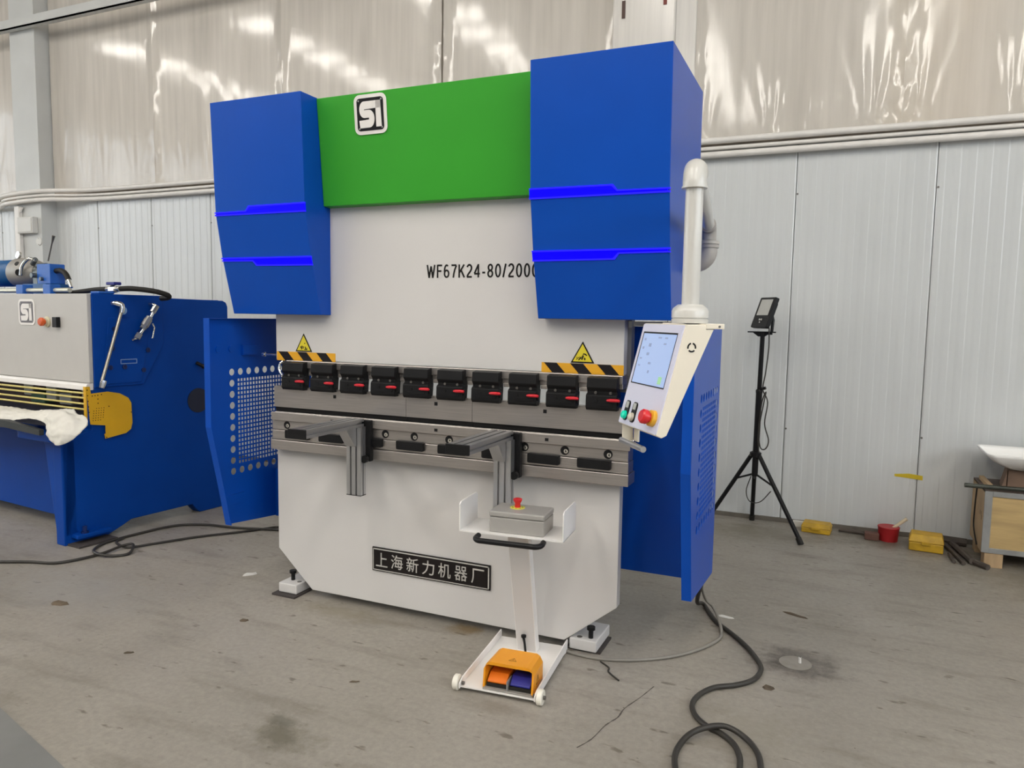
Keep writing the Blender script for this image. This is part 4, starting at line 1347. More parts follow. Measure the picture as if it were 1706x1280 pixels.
g = MB(SH); g.lathe((-0.50, 0.215, 1.563), (0, -1, 0), [(0, .040), (.010, .040), (.014, .030), (.022, .030), (.022, 0)], 20); g.build('button_base', mat('ivory_box', (0.60, 0.56, 0.40), 0.4), fp_, smooth=True)
g = MB(SH); g.lathe((-0.50, 0.193, 1.563), (0, -1, 0), [(0, .018), (.01, .018), (.014, .031), (.030, .031), (.038, .024), (.039, 0)], 20); g.build('stop_button', mat('orange_red_button', (0.62, 0.10, 0.02), 0.35), fp_, smooth=True)
g = MB(SH); g.box(-0.39, -0.335, 0.185, 0.215, 1.525, 1.60); g.build('switch_box', BLACK_P, fp_, bevel=0.003)
# throat behind the guard bars
g = MB(SH); g.box(-2.35, -0.10, 0.44, 0.46, 0.80, 1.14); thr = g.build('throat', DARKRED, GS)
for x_, w_, z0_, z1_, m_ in ((-1.12, .13, .97, 1.10, GALV), (-0.80, .14, .95, 1.11, GALV), (-0.62, .16, .93, 1.02, GALV), (-0.32, .12, 1.0, 1.08, GALV), (-1.02, .20, .92, 1.0, mat('dull_green', (0.03, 0.10, 0.06), 0.6)), (-0.45, .10, .95, 1.04, DARKRED), (-0.98, .1, 1.03, 1.12, DARKRED)):
    g = MB(SH); g.box(x_, x_ + w_, 0.34, 0.44, z0_, z1_); g.build('hold_down', m_, thr, bevel=0.008)
for z_ in (1.064, 1.030, 0.988, 0.948):
    g = MB(SH); g.cyl((-2.35, 0.185, z_ - 0.006), (0.0, 0.185, z_), 0.0075, n=10); g.build('guard_bar', mat('pale_yellow_bar', (0.62, 0.52, 0.16), 0.45), GS, smooth=True)
gpoly = [(0.172, 1.113), (0.20, 1.113), (0.206, 1.062), (0.33, 1.068), (0.42, 1.048), (0.485, 1.01), (0.508, 0.97), (0.512, 0.82), (0.50, 0.775), (0.46, 0.748), (0.302, 0.727), (0.296, 0.76), (0.306, 0.765), (0.306, 0.824), (0.196, 0.842), (0.19, 0.95)]
g = MB(SH); g.prism(gpoly, 'x', 0.022, 0.028); gu = g.build('hand_guard', GUARD_Y, GS)
g = MB(SH); g.box(0.0, 0.028, 0.168, 0.176, 0.84, 1.113); g.build('guard_flange', GUARD_Y, gu)
g = MB(SH)
for i in range(5):
    for j in range(6):
        if (i, j) in ((4, 0), (0, 5)) : continue
        g.lathe((0.028, 0.215 + i * 0.018 + (j * .002), 0.868 + j * 0.017), (1, 0, 0), [(0, .0035), (.0006, .0035), (.0006, 0)], 6)
for y_, z_ in ((.215, 1.045), (.235, 1.046), (.255, 1.047), (.282, 1.05), (.255, 1.02), (.255, .99), (.335, .96), (.505, .90), (.31, .735), (.18, 1.09), (.182, 1.05), (.184, 1.01), (.186, .97), (.188, .93)):
    g.lathe((0.028, y_, z_), (1, 0, 0), [(0, .0045), (.0006, .0045), (.0006, 0)], 6)
tag(g.build('hole_mark', TEXT_K, gu), None, kind='stuff')
# table and lower front
g = MB(SH); g.box(-2.35, -0.10, 0.02, 0.44, 0.83, 0.875); g.build('table', mat('dark_table_steel', (0.10, 0.11, 0.16), 0.35, metal=0.5, var=0.1), GS, bevel=0.004)
g = MB(SH); g.box(-2.35, -0.10, 0.03, 0.40, 0.78, 0.83); g.build('table_bed', BLUE_S, GS)
g = MB(SH); g.prism(arc((-0.33, -0.03), 0.075, math.pi * .5, math.pi * 1.5, 10) + [(0.06, -0.105), (0.085, -0.08), (0.085, 0.02), (0.06, 0.045)], 'z', 0.752, 0.812); g.build('support_bracket', BLUE_S, GS, bevel=0.012, seg=3)
g = MB(SH); g.box(-2.35, -0.10, 0.22, 0.26, 0.105, 0.80); g.build('lower_front', BLUE_S, GS)
g = MB(SH); g.prism([(-0.22, 0.745), (0.0, 0.745), (0.0, 0.06), (-0.10, 0.06)], 'y', 0.002, 0.10); g.build('corner_gusset', BLUE_S, GS, bevel=0.012, seg=3)
g = MB(SH); g.box(-0.05, 0.075, 0.05, 0.30, 0.045, 0.075); fo = g.build('foot_lug', BLUE_S, GS, bevel=0.006)
g = MB(SH); g.lathe((0.04, 0.12, 0.075), (0, 0, 1), [(0, .025), (.012, .025), (.012, .015), (.05, .015), (.05, 0)], 10); g.build('bolt', mat('dark_blue_bolt', (0.004, 0.02, 0.12), 0.4), fo)
g = MB(SH); g.box(-0.04, 0.14, 0.02, 0.30, 0.0, 0.014); g.build('base_pad', PAD, fo)
g = MB(SH); g.lathe((0.0, 1.106, 0.933), (1, 0, 0), [(0, .10), (.006, .10), (.006, 0)], 28); g.build('round_cover', mat('hole_navy', (0.006, 0.010, 0.035), 0.5), GS)
g = MB(SH); g.cyl((0.0, 1.10, 1.24), (0.05, 1.12, 1.215), 0.014); g.cyl((0.05, 1.12, 1.215), (0.09, 1.15, 1.20), 0.02); g.build('grab_knob', BLACK_P, GS, smooth=True)
# pipework on the side
g = MB(SH); g.cyl((0.055, 0.439, 1.66), (0.055, 0.272, 1.145), 0.0115); rod = g.build('hydraulic_pipe', mat('brassy_steel', (0.46, 0.42, 0.33), 0.3, metal=0.9), GS, smooth=True)
g = MB(SH); g.tube(spline([Vector(p) for p in ((-.0, .40, 1.705), (.03, .415, 1.705), (.055, .44, 1.69), (.055, .436, 1.64))], 4), 0.021, 14); g.build('pipe_fitting', CHROME, rod, smooth=True)
g = MB(SH); g.lathe((.055, .268, 1.10), (0.0, .30, .95), [(0, .018), (.03, .022), (.055, .022), (.06, .014)], 8); g.build('pipe_fitting', CHROME, rod, smooth=True)
g = MB(SH); g.cyl((0.013, 0.475, 1.655), (0.016, 0.475, 1.655), 0.03, n=18); g.build('pale_spot', mat('pale_blue_spot', (0.25, 0.45, 0.75), 0.4), GS)
va = [(0.0, .69, 1.705), (.05, .70, 1.70), (.055, .70, 1.67), (.055, .66, 1.60), (.055, .62, 1.54), (.055, .56, 1.465), (.02, .54, 1.44)]
g = MB(SH); g.tube(spline([Vector(p) for p in va], 5), 0.013, 12)
vp = g.build('valve_pipe', CHROME, GS, smooth=True)
g = MB(SH)
A_, B_ = Vector((.055, .70, 1.67)), Vector((.055, .56, 1.465))
ax_ = (B_ - A_)
for t0_, t1_, r_ in ((-.12, .12, .022), (.30, .38, .024), (.38, .62, .030), (.62, .72, .024), (.9, 1.08, .022)):
    g.cyl(A_ + ax_ * t0_, A_ + ax_ * t1_, r_, n=8)
g.build('valve_body', mat('valve_nickel', (0.46, 0.45, 0.41), 0.3, metal=0.9), vp)
g = MB(SH); g.tube([(.085, .66, 1.56), (.10, .665, 1.53), (.10, .645, 1.45)], [.006, .006, .007], 8); g.build('valve_lever', CHROME, vp, smooth=True)
# top: pipe, brackets, motor and pump, hoses
g = MB(SH); g.box(-2.45, -0.1, 0.26, 1.40, 1.735, 1.755); g.build('top_deck', BLUE_S, GS)
g = MB(SH); g.cyl((-2.30, 0.34, 1.800), (-0.42, 0.34, 1.800), 0.018); tp_ = g.build('top_pipe', mat('ivory_pipe', (0.72, 0.70, 0.55), 0.3, metal=0.4), GS, smooth=True)
for x_ in (-1.04, -0.66):
    g = MB(SH); g.box(x_ - 0.05, x_ + 0.05, 0.30, 0.38, 1.757, 1.845); g.build('pipe_bracket', VALVE_B, tp_, bevel=0.006)
mc = Vector((-1.55, 0.62, 1.962))
g = MB(SH); g.lathe(mc + Vector((-0.55, 0, 0)), (1, 0, 0), [(0, .10), (.02, .115), (.40, .115), (.42, .10), (.47, .10), (.47, .02)], 28); mo = g.build('motor', MOTOR_B, GS, smooth=True)
g = MB(SH); g.lathe(mc + Vector((-0.08, 0, 0)), (1, 0, 0), [(0, .125), (.10, .128), (.19, .118), (.27, .095), (.30, .07), (.30, 0)], 32); g.build('bell_housing', MOTOR_G, mo, smooth=True)
g = MB(SH)
for ang in (0.6, 2.2, 3.6, 5.2):
    g.lathe(mc + Vector((.06, -0.118 * math.cos(ang), .118 * math.sin(ang))), (0.3, -math.cos(ang), math.sin(ang)), [(0, .02), (.010, .02), (.010, 0)], 10)
g.lathe(mc + Vector((.11, -0.112, -.005)), (0.5, -1, 0), [(0, .028), (.012, .028), (.012, 0)], 12)
g.build('housing_hole', BLACK, mo)
g = MB(SH); g.cyl(mc + Vector((.20, 0, 0)), mc + Vector((.36, 0, 0)), .07, .05); g.cyl(mc + Vector((.30, -.06, .05)), mc + Vector((.42, -.06, .05)), .022); g.cyl(mc + Vector((.22, -.06, .07)), mc + Vector((.30, -.08, .10)), .02); g.build('pump', mat('pump_grey', (0.16, 0.18, 0.18), 0.35, metal=0.6, var=0.2), mo, smooth=True)
g = MB(SH); g.tube(spline([mc + Vector(p) for p in ((.16, -.125, -.03), (.18, -.12, .05), (.24, -.10, .105), (.30, -.08, .09))], 5), .014, 10); g.build('steel_tube', CHROME, mo, smooth=True)
g = MB(SH); g.box(-1.16, -0.97, 0.50, 0.62, 1.86, 2.02); vb = g.build('valve_block', VALVE_B, GS, bevel=0.005)
g = MB(SH); g.box(-1.22, -1.16, 0.50, 0.60, 1.86, 1.96); g.cyl((-1.19, .50, 1.93), (-1.19, .47, 1.93), .02); g.cyl((-1.08, .50, 1.90), (-1.08, .48, 1.90), .015); g.build('fitting', mat('pump_grey', (0.16, 0.18, 0.18), 0.35, metal=0.6, var=0.2), vb)
g = MB(SH); g.box(-1.30, -0.96, 0.46, 0.66, 1.757, 1.86); g.build('block_base', MOTOR_B, vb)
g = MB(SH); g.tube(spline([Vector(p) for p in ((-.97, .55, 1.965), (-.90, .55, 1.965), (-.84, .55, 1.94), (-.80, .55, 1.89))], 6), .021, 12); ho = g.build('hose', RUBBER, GS, smooth=True)
g = MB(SH); g.cyl((-.81, .55, 1.90), (-.77, .55, 1.83), .02, .014); g.build('hose_end', CHROME, ho, smooth=True)
g = MB(SH); g.tube(spline([Vector(p) for p in ((-.62, .36, 1.775), (-.45, .38, 1.782), (-.30, .42, 1.80), (-.20, .44, 1.808), (-.12, .45, 1.81))], 6), .019, 12); ho2 = g.build('hose', RUBBER, GS, smooth=True)
g = MB(SH); g.tube(spline([Vector(p) for p in ((.02, .45, 1.812), (.10, .50, 1.815), (.20, .60, 1.80), (.24, .68, 1.775), (.22, .70, 1.755), (.14, .70, 1.75))], 6), .019, 12); g.build('hose', RUBBER, GS, smooth=True)
g = MB(SH); g.cyl((-.13, .45, 1.81), (.03, .45, 1.812), .021, n=8); g.cyl((-.085, .45, 1.81), (-.02, .45, 1.812), .028, n=6); g.build('ball_valve', CHROME, GS)
g = MB(SH); g.box(-.10, -.0, .42, .48, 1.84, 1.862); g.build('valve_handle', mat('navy_handle', (0.01, 0.015, 0.2), 0.4), GS, bevel=0.006)
g = MB(SH); g.box(-.1, .01, .30, .42, 1.772, 1.79); g.build('lifting_lug', VALVE_B, GS, bevel=0.01)
# antenna-like whip and gauge behind the motor
g = MB(SH); g.tube([(-1.45, .75, 2.07), (-1.40, .76, 2.22), (-1.37, .76, 2.28)], [.006, .006, .014], 8); g.build('grease_nozzle', STEEL_D, GS, smooth=True)
g = MB(SH); g.lathe((-1.60, .60, 2.11), (0, -1, .2), [(0, .03), (.02, .03), (.02, 0)], 16); g.build('gauge', CHROME, GS, smooth=True)

# cloth and bar lying on the shear table
def sheet(name, rows, m, M_, label, cat):
    """rows of 3-D points, all rows of the same length, turned into a folded cloth"""
    g = MB(M_)
    nr, nc = len(rows), len(rows[0])
    g.add([p for r_ in rows for p in r_], [(i * nc + j, i * nc + j + 1, (i + 1) * nc + j + 1, (i + 1) * nc + j) for i in range(nr - 1) for j in range(nc - 1)])
    o = g.build(name, m, None)
    for p in o.data.polygons: p.use_smooth = True
    s1 = o.modifiers.new('subdivide', 'SUBSURF'); s1.levels = 3; s1.render_levels = 3
    tx = bpy.data.textures.new('crumple', 'CLOUDS'); tx.noise_scale = 0.075; tx.noise_depth = 3
    dm = o.modifiers.new('crumple', 'DISPLACE'); dm.texture = tx; dm.strength = 0.05; dm.mid_level = 0.5; dm.texture_coords = 'LOCAL'
    s2 = o.modifiers.new('thickness', 'SOLIDIFY'); s2.thickness = 0.004
    o.location.z = 0.014
    return tag(o, label, cat)
rows = [
    [(-1.6, .16, .884), (-1.2, .16, .884), (-.85, .15, .884), (-.5, .14, .890), (-.25, .12, .895), (-.05, .10, .935), (.06, .06, .950), (.12, .04, .945), (.22, .03, .93), (.28, .03, .915)],
    [(-1.6, .05, .884), (-1.2, .05, .886), (-.85, .04, .890), (-.5, .03, .905), (-.25, .00, .930), (-.05, -.01, .962), (.07, -.03, .970), (.16, -.03, .945), (.26, -.02, .915), (.35, -.01, .885)],
    [(-1.6, -.06, .878), (-1.2, -.06, .882), (-.85, -.07, .886), (-.5, -.08, .895), (-.25, -.09, .91), (-.05, -.10, .938), (.06, -.11, .945), (.15, -.12, .91), (.25, -.10, .86), (.335, -.06, .82)],
    [(-1.6, -.09, .84), (-1.2, -.11, .84), (-.85, -.12, .85), (-.5, -.12, .880), (-.25, -.12, .895), (-.04, -.12, .915), (.07, -.125, .905), (.14, -.15, .85), (.21, -.14, .79), (.28, -.10, .765)],
    [(-1.6, -.13, .74), (-1.2, -.12, .72), (-.85, -.13, .73), (-.6, -.13, .80), (-.3, -.13, .885), (-.05, -.125, .900), (.06, -.13, .885), (.12, -.155, .81), (.17, -.155, .755), (.21, -.13, .738)],
]
sheet('white_cloth', rows, CLOTH, SH, 'crumpled white cloth draped over the shear table', 'cloth')
g = MB(SH)
g.loft([Vector((-1.5, -.18, .775)), Vector((-1.5, -.14, .775)), Vector((-1.5, -.14, .83)), Vector((-1.5, -.18, .83))],
       [Vector((-.36, -.18, .835)), Vector((-.36, -.14, .835)), Vector((-.36, -.14, .885)), Vector((-.36, -.18, .885))])
g.loft([Vector((-.36, -.18, .835)), Vector((-.36, -.14, .835)), Vector((-.36, -.14, .885)), Vector((-.36, -.18, .885))],
       [Vector((.06, -.17, .815)), Vector((.06, -.14, .815)), Vector((.06, -.14, .852)), Vector((.06, -.17, .852))])
tag(g.build('dark_bar', mat('charcoal_strip', (0.022, 0.026, 0.028), 0.5)), 'flat charcoal bar lying across the front of the white cloth', 'bar')

# ================================================================== tripod work light
TP = thing('work_light', (2.33, 2.74, 0), 'black tripod work light standing in front of the wall', 'work light')
px_, py_ = 2.325, 2.72
g = MB(); g.cyl((px_, py_, 0.42), (px_ + .006, py_, 1.10), 0.024); pole = g.build('pole', BLACK_P, TP, smooth=True)
g = MB(); g.cyl((px_ + .006, py_, 1.08), (px_ + .012, py_, 1.56), 0.018); g.lathe((px_ + .006, py_, 1.085), (0, 0, 1), [(0, .026), (.02, .027), (.03, .02)], 14); g.build('inner_tube', BLACK_P, pole, smooth=True)
g = MB(); g.lathe((px_, py_, 0.575), (0, 0, 1), [(0, .03), (.005, .045), (.035, .045), (.045, .026)], 14); g.build('leg_hub', BLACK_P, TP, smooth=True)
for ex3, ey3 in ((2.70, 2.40), (1.97, 2.86), (2.30, 2.945)):
    g = MB(); g.cyl((px_ + (ex3 - px_) * .09, py_ + (ey3 - py_) * .09, 0.585), (ex3, ey3, 0.018), 0.017); lg = g.build('leg', BLACK_P, TP, smooth=True)
    g = MB(); g.cyl((ex3 - (ex3 - px_) * .05, ey3 - (ey3 - py_) * .05, 0.045), (ex3 + (ex3 - px_) * .01, ey3 + (ey3 - py_) * .01, 0.002), 0.022); g.build('rubber_foot', RUBBER, lg, smooth=True)
    g = MB(); g.cyl((px_, py_, 0.44), (px_ + (ex3 - px_) * .42, py_ + (ey3 - py_) * .42, 0.375), 0.008); g.build('brace', BLACK_P, lg, smooth=True)
g = MB(); g.box(px_ - .10, px_ + .11, py_ - .02, py_ + .02, 1.560, 1.570); g.prism([(px_ - .06, 1.56), (px_ + .07, 1.56), (px_ + .03, 1.53), (px_ - .02, 1.53)], 'y', py_ - .015, py_ + .015); g.build('cross_bar', BLACK_P, TP)
# lamp head: slim box turned to the left and tipped up
la = math.radians(38)
lw = Vector((-math.sin(la), math.cos(la), 0))       # far side
ln = Vector((-math.cos(la), -math.sin(la), 0))      # facing
lz = Vector((0.36 * 1, 0, 0.93))
lup = (Vector((0, 0, 1)) - ln * 0.36).normalized()
lout = (ln + Vector((0, 0, 0.36))).normalized()
LM = frame(Vector((2.345, 2.70, 1.715)), -lw, lup, lout)
g = MB(LM); g.prism(rrect(-.105, .105, -.125, .125, .012, 3), 'z', -.02, .012); hdL = g.build('lamp_head', BLACK_P, TP, bevel=0.004)
g = MB(LM); g.box(-.075, .075, -.025, .105, .012, .0145); g.build('lamp_glass', LAMP_GL, hdL)
g = MB(LM); g.prism(rrect(-.09, .09, -.04, .115, .01, 3), 'z', .0115, .0132); g.build('bezel', BLACK_P, hdL)
g = MB(LM); g.box(-.06, .06, -.09, .09, -.05, -.02); g.build('heat_sink', BLACK_P, hdL)
g = MB(LM)
for x_ in (-.012, .012):
    g.lathe((x_, -.06, .012), (0, 0, 1), [(0, .008), (.004, .008), (.004, 0)], 10)
g.lathe((0, -.082, .012), (0, 0, 1), [(0, .006), (.004, .006), (.004, 0)], 10)
g.build('switch', SILVER, hdL)
g = MB(); g.tube([(2.405, 2.69, 1.565), (2.412, 2.69, 1.66), (2.40, 2.70, 1.70)], [.012, .012, .012], 8); g.box(2.37, 2.41, 2.70, 2.725, 1.545, 1.56); g.build('yoke', BLACK_P, TP, smooth=True)
g = MB()
cab = [(2.385, 2.69, 1.60), (2.39, 2.685, 1.45), (2.375, 2.685, 1.25), (2.36, 2.69, 1.12), (2.40, 2.685, 1.02), (2.385, 2.685, .85), (2.42, 2.685, .72), (2.40, 2.685, .65), (2.36, 2.69, .66), (2.345, 2.69, .80), (2.37, 2.685, 1.0), (2.385, 2.685, 1.10), (2.355, 2.69, 1.0), (2.34, 2.69, .75), (2.35, 2.69, .62)]
g.tube(spline([Vector(p) for p in cab], 6), 0.005, 8); g.build('cable', CABLE_K, TP, smooth=True)
g = MB(); g.tube(spline([Vector(p) for p in ((2.30, 2.69, .42), (2.27, 2.69, .30), (2.30, 2.68, .22), (2.38, 2.65, .23), (2.46, 2.62, .33))], 6), 0.004, 8); g.build('cable', CABLE_K, TP, smooth=True)
g = MB(); g.cyl((2.38, 2.69, 1.13), (2.35, 2.70, 1.12), .012); g.build('cable_tie', BLACK_P, TP)

# ================================================================== crate and its load
CR = thing('wooden_crate', (4.3, 2.7, 0), 'plywood crate on wooden runners with galvanised edging beside the wall', 'crate')
cx0, cx1, cy0, cy1, cz0, cz1 = 3.845, 4.9, 2.43, 2.90, 0.10, 0.525
g = MB(); g.box(cx0 + .012, cx1, cy0 + .008, cy1, cz0, cz1 - .01); g.build('plywood_box', WOOD, CR)
g = MB(); g.box(cx0, cx0 + .012, cy0 + .012, cy1, cz0 + .0, cz1); g.build('end_board', WOOD2, CR)
for b_ in ((cx0 - .001, cx0 + .045, cy0, cy0 + .012, cz0, cz1), (cx0 + .045, cx1, cy0, cy0 + .010, cz1 - .035, cz1), (cx0 + .045, cx1, cy0, cy0 + .010, cz0, cz0 + .035)):
    g = MB(); g.box(*b_); g.build('metal_edge', GALV, CR, bevel=0.002)
g = MB(); g.box(cx0, cx1, cy0 + .01, cy1, cz1 - .01, cz1 + .004); g.build('lid', mat('dark_lid', (0.13, 0.10, 0.085), 0.7, var=0.4, scale=6), CR)
for y_ in (cy0 + .005, cy1 - .12):
    g = MB(); g.box(cx0 + .02, cx0 + .13, y_, y_ + .11, 0.0, cz0); g.build('runner', WOOD2, CR, bevel=0.003)
g = MB(); g.box(cx1 - .13, cx1, cy0 + .005, cy0 + .115, 0.0, cz0); g.build('runner', WOOD2, CR)
g = MB()
for x_, z_ in ((3.90, .30), (3.875, .31), (3.89, .27)):
    pass
for y_, z_ in ((2.52, .335), (2.56, .335), (2.50, .31)):
    g.box(cx0 - .0008, cx0 + .001, y_, y_ + .008, z_, z_ + .03)
g.build('scorch_mark', TEXT_K, CR)
g = MB(); g.tube(spline([Vector(p) for p in ((3.838, 2.70, .50), (3.83, 2.68, .35), (3.828, 2.66, .22), (3.835, 2.55, .12))], 5), .005, 6); g.build('strap', BLACK_P, CR)
g = MB(); g.cyl((3.72, 2.425, 0.555), (5.0, 2.48, 0.556), 0.0155, n=12); tag(g.build('steel_rod', mat('dark_rod', (0.06, 0.065, 0.055), 0.45, metal=0.5, var=0.3), None, smooth=True), 'long dark steel rod lying across the crate top', 'rod')
g = MB(); g.box(3.87, 3.90, 2.48, 2.85, 0.530, 0.556); tag(g.build('wood_offcut', WOOD2), 'short wood offcut at the left end of the crate top', 'wood scrap')
bxm = frame((3.99, 2.56, 0.530), (0.96, -0.12, 0), (0.12, 0.96, 0), (0, 0, 1))
g = MB(bxm); g.box(0.0, 0.38, 0.0, 0.24, 0.0, 0.13); cbx = thing('cardboard_box', (4.1, 2.6, .53), 'open brown cardboard box under the white tray on the crate', 'box')
g.build('carton', CARD, cbx, bevel=0.003)
g = MB(bxm); g.prism([(-.005, 0.128), (-.005, .02), (-.035, .0)], 'y', 0.0, 0.22); g.build('flap', CARD, cbx)
# shallow white tray with a rounded underside
g = MB()
rings = []
for z_, ins in ((0.776, 0.0), (0.755, 0.012), (0.725, 0.045), (0.697, 0.095), (0.676, 0.15), (0.668, 0.20)):
    rings.append([(x_, y_, z_) for x_, y_ in rrect(3.845 + ins, 4.62 - ins, 2.43 + ins * .5, 2.90 - ins * .5, 0.045 - ins * .1, 5)])
n = len(rings[0])
for r_ in rings:
    g.v += r_
for i in range(len(rings) - 1):
    g.f += [(i * n + k, i * n + (k + 1) % n, (i + 1) * n + (k + 1) % n, (i + 1) * n + k) for k in range(n)]
g.f.append(tuple(range((len(rings) - 1) * n, len(rings) * n)))
tag(g.build('white_tray', BASIN, None, smooth=True, solid=0.006), 'shallow white tray with rounded underside on the cardboard box at the right edge', 'tray')

# ================================================================== odds and ends along the wall
RP = thing('red_pot', (3.30, 2.80, 0), 'red plastic pot by the wall with a brush in it', 'pot')
g = MB(); g.lathe((3.305, 2.83, 0.0), (0, 0, 1), [(0, .05), (.0, .066), (.10, .075), (.104, .078), (.108, .075), (.105, .068), (.02, .058), (.02, 0)], 24); g.build('bucket', REDPOT, RP, smooth=True)
g = MB(); g.cyl((3.30, 2.82, .07), (3.425, 2.85, .175), .011, .013, n=10); br = g.build('wooden_brush', mat('pale_wood', (0.62, 0.52, 0.36), 0.6), None, smooth=True)
tag(br, 'pale wooden brush handle leaning in the red pot', 'brush')
def yellow_box(c, w_, d_, h_, ang, label):
    Mx = Matrix.Translation(Vector(c)) @ Matrix.Rotation(ang, 4, 'Z')
    t_ = thing('yellow_toolbox', c, label, 'toolbox', 'yellow toolboxes along the wall')
    g = MB(Mx); g.box(-w_ / 2, w_ / 2, -d_ / 2, d_ / 2, 0.001, h_ * .55); g.build('case', YBOX, t_, bevel=0.008)
    g = MB(Mx)
    a_ = [Vector((-w_ / 2 - .004, -d_ / 2 - .004, h_ * .56)), Vector((w_ / 2 + .004, -d_ / 2 - .004, h_ * .56)), Vector((w_ / 2 + .004, d_ / 2 + .004, h_ * .56)), Vector((-w_ / 2 - .004, d_ / 2 + .004, h_ * .56))]
    b_ = [Vector((v.x * .88, v.y * .75, h_)) for v in a_]
    g.loft(a_, b_); g.build('lid', YBOX, t_, bevel=0.006)
    g = MB(Mx); g.box(-.03, .03, -d_ / 2 - .012, -d_ / 2 + .0, h_ * .42, h_ * .62); g.build('latch', YBOX, t_, bevel=0.002)
yellow_box((3.545, 2.70, 0), .22, .17, .12, -.1, 'larger yellow plastic toolbox next to the red pot')
yellow_box((2.80, 2.83, 0), .21, .15, .075, -.1, 'flat yellow toolbox on the floor behind the tripod leg')
g = MB(); g.box(3.14, 3.24, 2.76, 2.83, 0.0, 0.055); tag(g.build('brown_block', RUST, None, bevel=0.006), 'small rust brown block left of the red pot', 'block')
g = MB(); g.box(2.62, 2.74, 2.90, 2.94, 0.0, 0.045); tag(g.build('white_offcut', CHIP, None, bevel=0.003), 'small white offcut at the foot of the wall', 'scrap')
for k, (p, q_, r_, lb) in enumerate((
        ((3.73, 2.84, .03), (3.80, 2.44, .025), .022, 'thick brown scrap bar by the lower left corner of the crate'),
        ((3.682, 2.84, .02), (3.745, 2.40, .016), .014, 'middle thin scrap bar standing out beside the crate'),
        ((3.682, 2.60, .016), (3.69, 2.42, .013), .012, 'leftmost thin scrap bar on the floor by the crate'),
        ((3.62, 2.93, .033), (3.83, 2.90, .033), .03, 'scrap pipe lying along the wall behind the crate end'),
        ((3.81, 2.46, .022), (3.88, 2.36, .02), .02, 'short scrap pipe end in front of the crate runner'),
        ((2.96, 2.90, .02), (3.18, 2.88, .018), .016, 'thin dark bar along the wall foot left of the brown block'))):
    g = MB(); g.cyl(p, q_, r_, n=8)
    tag(g.build('scrap_bar', SCRAP, None, smooth=True), lb, 'scrap bar', 'scrap bars along the wall')

# ================================================================== cables on the floor
def cable(name, pts, r, m, label, z=None):
    P_ = [Vector((p[0], p[1], p[2] if len(p) > 2 else (r + 0.001))) for p in pts]
    g = MB(); g.tube(spline(P_, 7), r, 10)
    return tag(g.build(name, m, None, smooth=True), label, 'cable', 'cables on the floor')
main = [(2.312, .52, .40), (2.300, .60, .36), (2.262, .60, .23), (2.225, .72, .08)] + [(2.239, .868, .016), (2.328, .675), (2.424, .549), (2.513, .425), (2.577, .302), (2.616, .183), (2.593, .057), (2.524, -.031), (2.441, -.094), (2.39, -.188), (2.377, -.289), (2.41, -.378), (2.467, -.435), (2.518, -.459), (2.575, -.515), (2.607, -.595), (2.617, -.684), (2.635, -.843), (2.547, -.952), (2.44, -.862), (2.39, -.73), (2.384, -.627), (2.412, -.532, .022), (2.473, -.476, .036), (2.538, -.44, .034), (2.61, -.462, .02), (2.666, -.538), (2.689, -.65), (2.707, -.809), (2.72, -1.2)]
main = [p if len(p) > 2 else (p[0], p[1], .0125) for p in main]
cable('power_cable', main, 0.0115, CABLE_K, 'thick black cable looping on the floor at the right')
grey = [(1.585, -.005, .014), (1.60, .0), (1.651, -.005), (1.757, -.04), (1.894, -.039), (2.055, .024), (2.206, .138), (2.313, .277), (2.38, .424), (2.386, .531), (2.350, .66, .03), (2.30, .80, .036), (2.262, .80, .07), (2.25, .72, .16), (2.27, .60, .26), (2.30, .52, .36)]
cable('pedal_cable', grey, 0.008, CABLE_G, 'grey cable from the pedal stand to the machine cover')
la_ = [(-2.9, -.75), (-2.4, -.55), (-2.201, -.468), (-2.053, -.408), (-1.883, -.324), (-1.724, -.272), (-1.653, -.157), (-1.624, -.004), (-1.613, .148, .024), (-1.562, .188, .026), (-1.464, .075), (-1.509, -.004), (-1.597, -.047, .022), (-1.732, .014), (-1.80, .121), (-1.815, .244), (-1.80, .40), (-1.73, .686), (-1.553, .812), (-1.289, .854), (-1.105, .91), (-.922, .966), (-.5, 1.08), (-.1, 1.1)]
cable('floor_cable', la_, 0.0095, CABLE_K, 'black looped cable on the floor beside the blue shear')
lb_ = [(-1.80, .30), (-1.77, .22), (-1.68, .176), (-1.58, .17), (-1.50, .30), (-1.351, .562), (-1.168, .79), (-1.056, .953), (-.976, 1.029), (-.6, 1.15), (-.1, 1.2)]
cable('floor_cable', lb_, 0.0085, CABLE_K, 'second thin cable running under the left side cover')
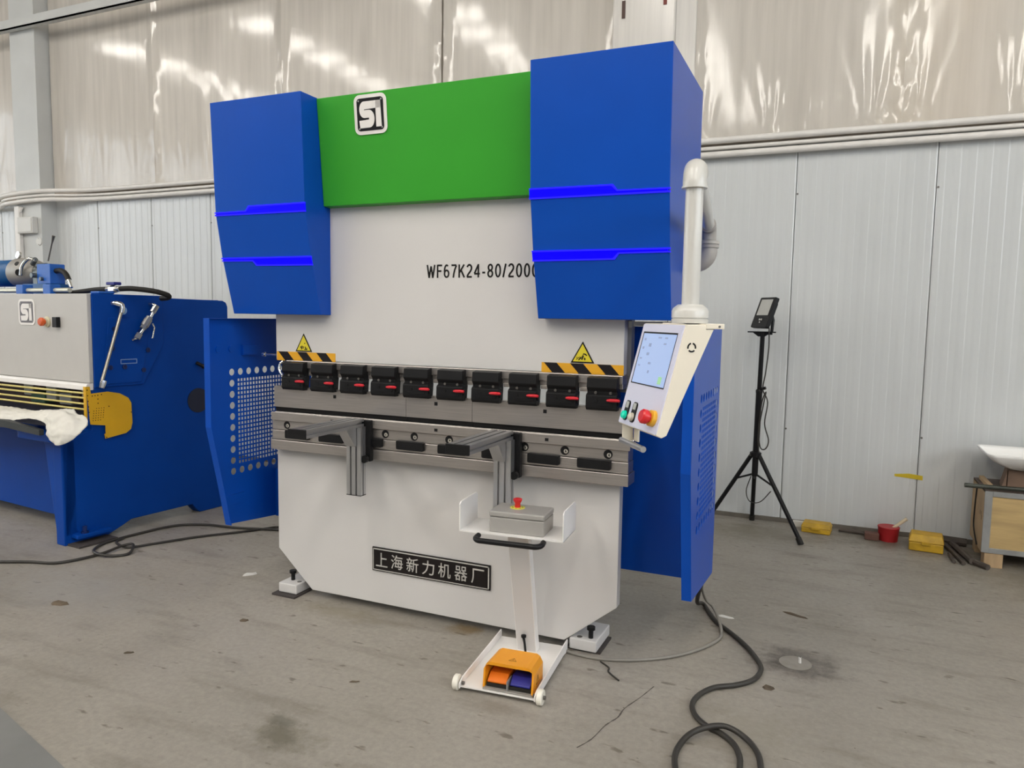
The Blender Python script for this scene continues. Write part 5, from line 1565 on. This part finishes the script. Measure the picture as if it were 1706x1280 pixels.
g = MB(); g.tube(spline([Vector(p) for p in ((-7.25, 2.6, 3.4), (-7.35, 2.6, 2.95), (-7.42, 2.6, 2.5), (-7.5, 2.6, 2.0))], 5), .008, 8); tag(g.build('hanging_wire', CABLE_G, None, smooth=True), 'thin wire hanging beside the grey column at the left edge', 'wire')

# small debris on the floor
def debris(x_, y_, L_, w_, h_, ang, m_, label, nm='debris'):
    Mx = Matrix.Translation(Vector((x_, y_, 0))) @ Matrix.Rotation(ang, 4, 'Z')
    g = MB(Mx)
    top_ = [(-L_ / 2, 0), (-L_ / 4, w_ / 2), (L_ / 4, w_ * .4), (L_ / 2, 0), (L_ * .2, -w_ / 2), (-L_ * .3, -w_ * .45)]
    g.loft([Vector((a_, b_, 0.0005)) for a_, b_ in top_], [Vector((a_ * .8, b_ * .7, h_ * (1 + .4 * (i % 2)))) for i, (a_, b_) in enumerate(top_)])
    tag(g.build(nm, m_), label, 'debris')
debris(2.73, .966, .15, .022, .006, -.36, LEAF, 'long dry leaf on the floor right of the press brake', 'dry_leaf')
debris(-1.066, -.692, .11, .045, .012, .3, LEAF, 'dark curled scrap on the open floor at the left', 'floor_scrap')
debris(-.455, .13, .09, .016, .012, .9, CHIP, 'curved white shaving beside the left foot', 'metal_shaving')
debris(2.375, .772, .10, .03, .004, -.1, CHIP, 'white paper strip next to the grey cable', 'paper_strip')
debris(2.661, .03, .055, .045, .006, .1, LEAF, 'small brown pebble below the sooty plug', 'pebble')
debris(.95, -.72, .05, .012, .004, .5, LEAF, 'thin dark chip on the floor in front of the machine', 'chip')
debris(.02, -.42, .05, .03, .006, .5, LEAF, 'small dark chip left of the machine foot', 'chip')
debris(-.2, -.95, .05, .015, .005, .6, LEAF, 'dark sliver on the floor near the left slab edge', 'chip')
debris(2.78, .355, .016, .016, .022, .6, CHIP, 'small white peg standing in the round plug', 'peg')
g = MB(); g.tube(spline([Vector(p) for p in ((1.90, -.055, .004), (1.955, -.10, .004), (1.965, -.14, .004), (2.03, -.20, .004))], 5), .004, 6); tag(g.build('black_wire', CABLE_K, None), 'short black wire end by the right machine foot', 'wire')
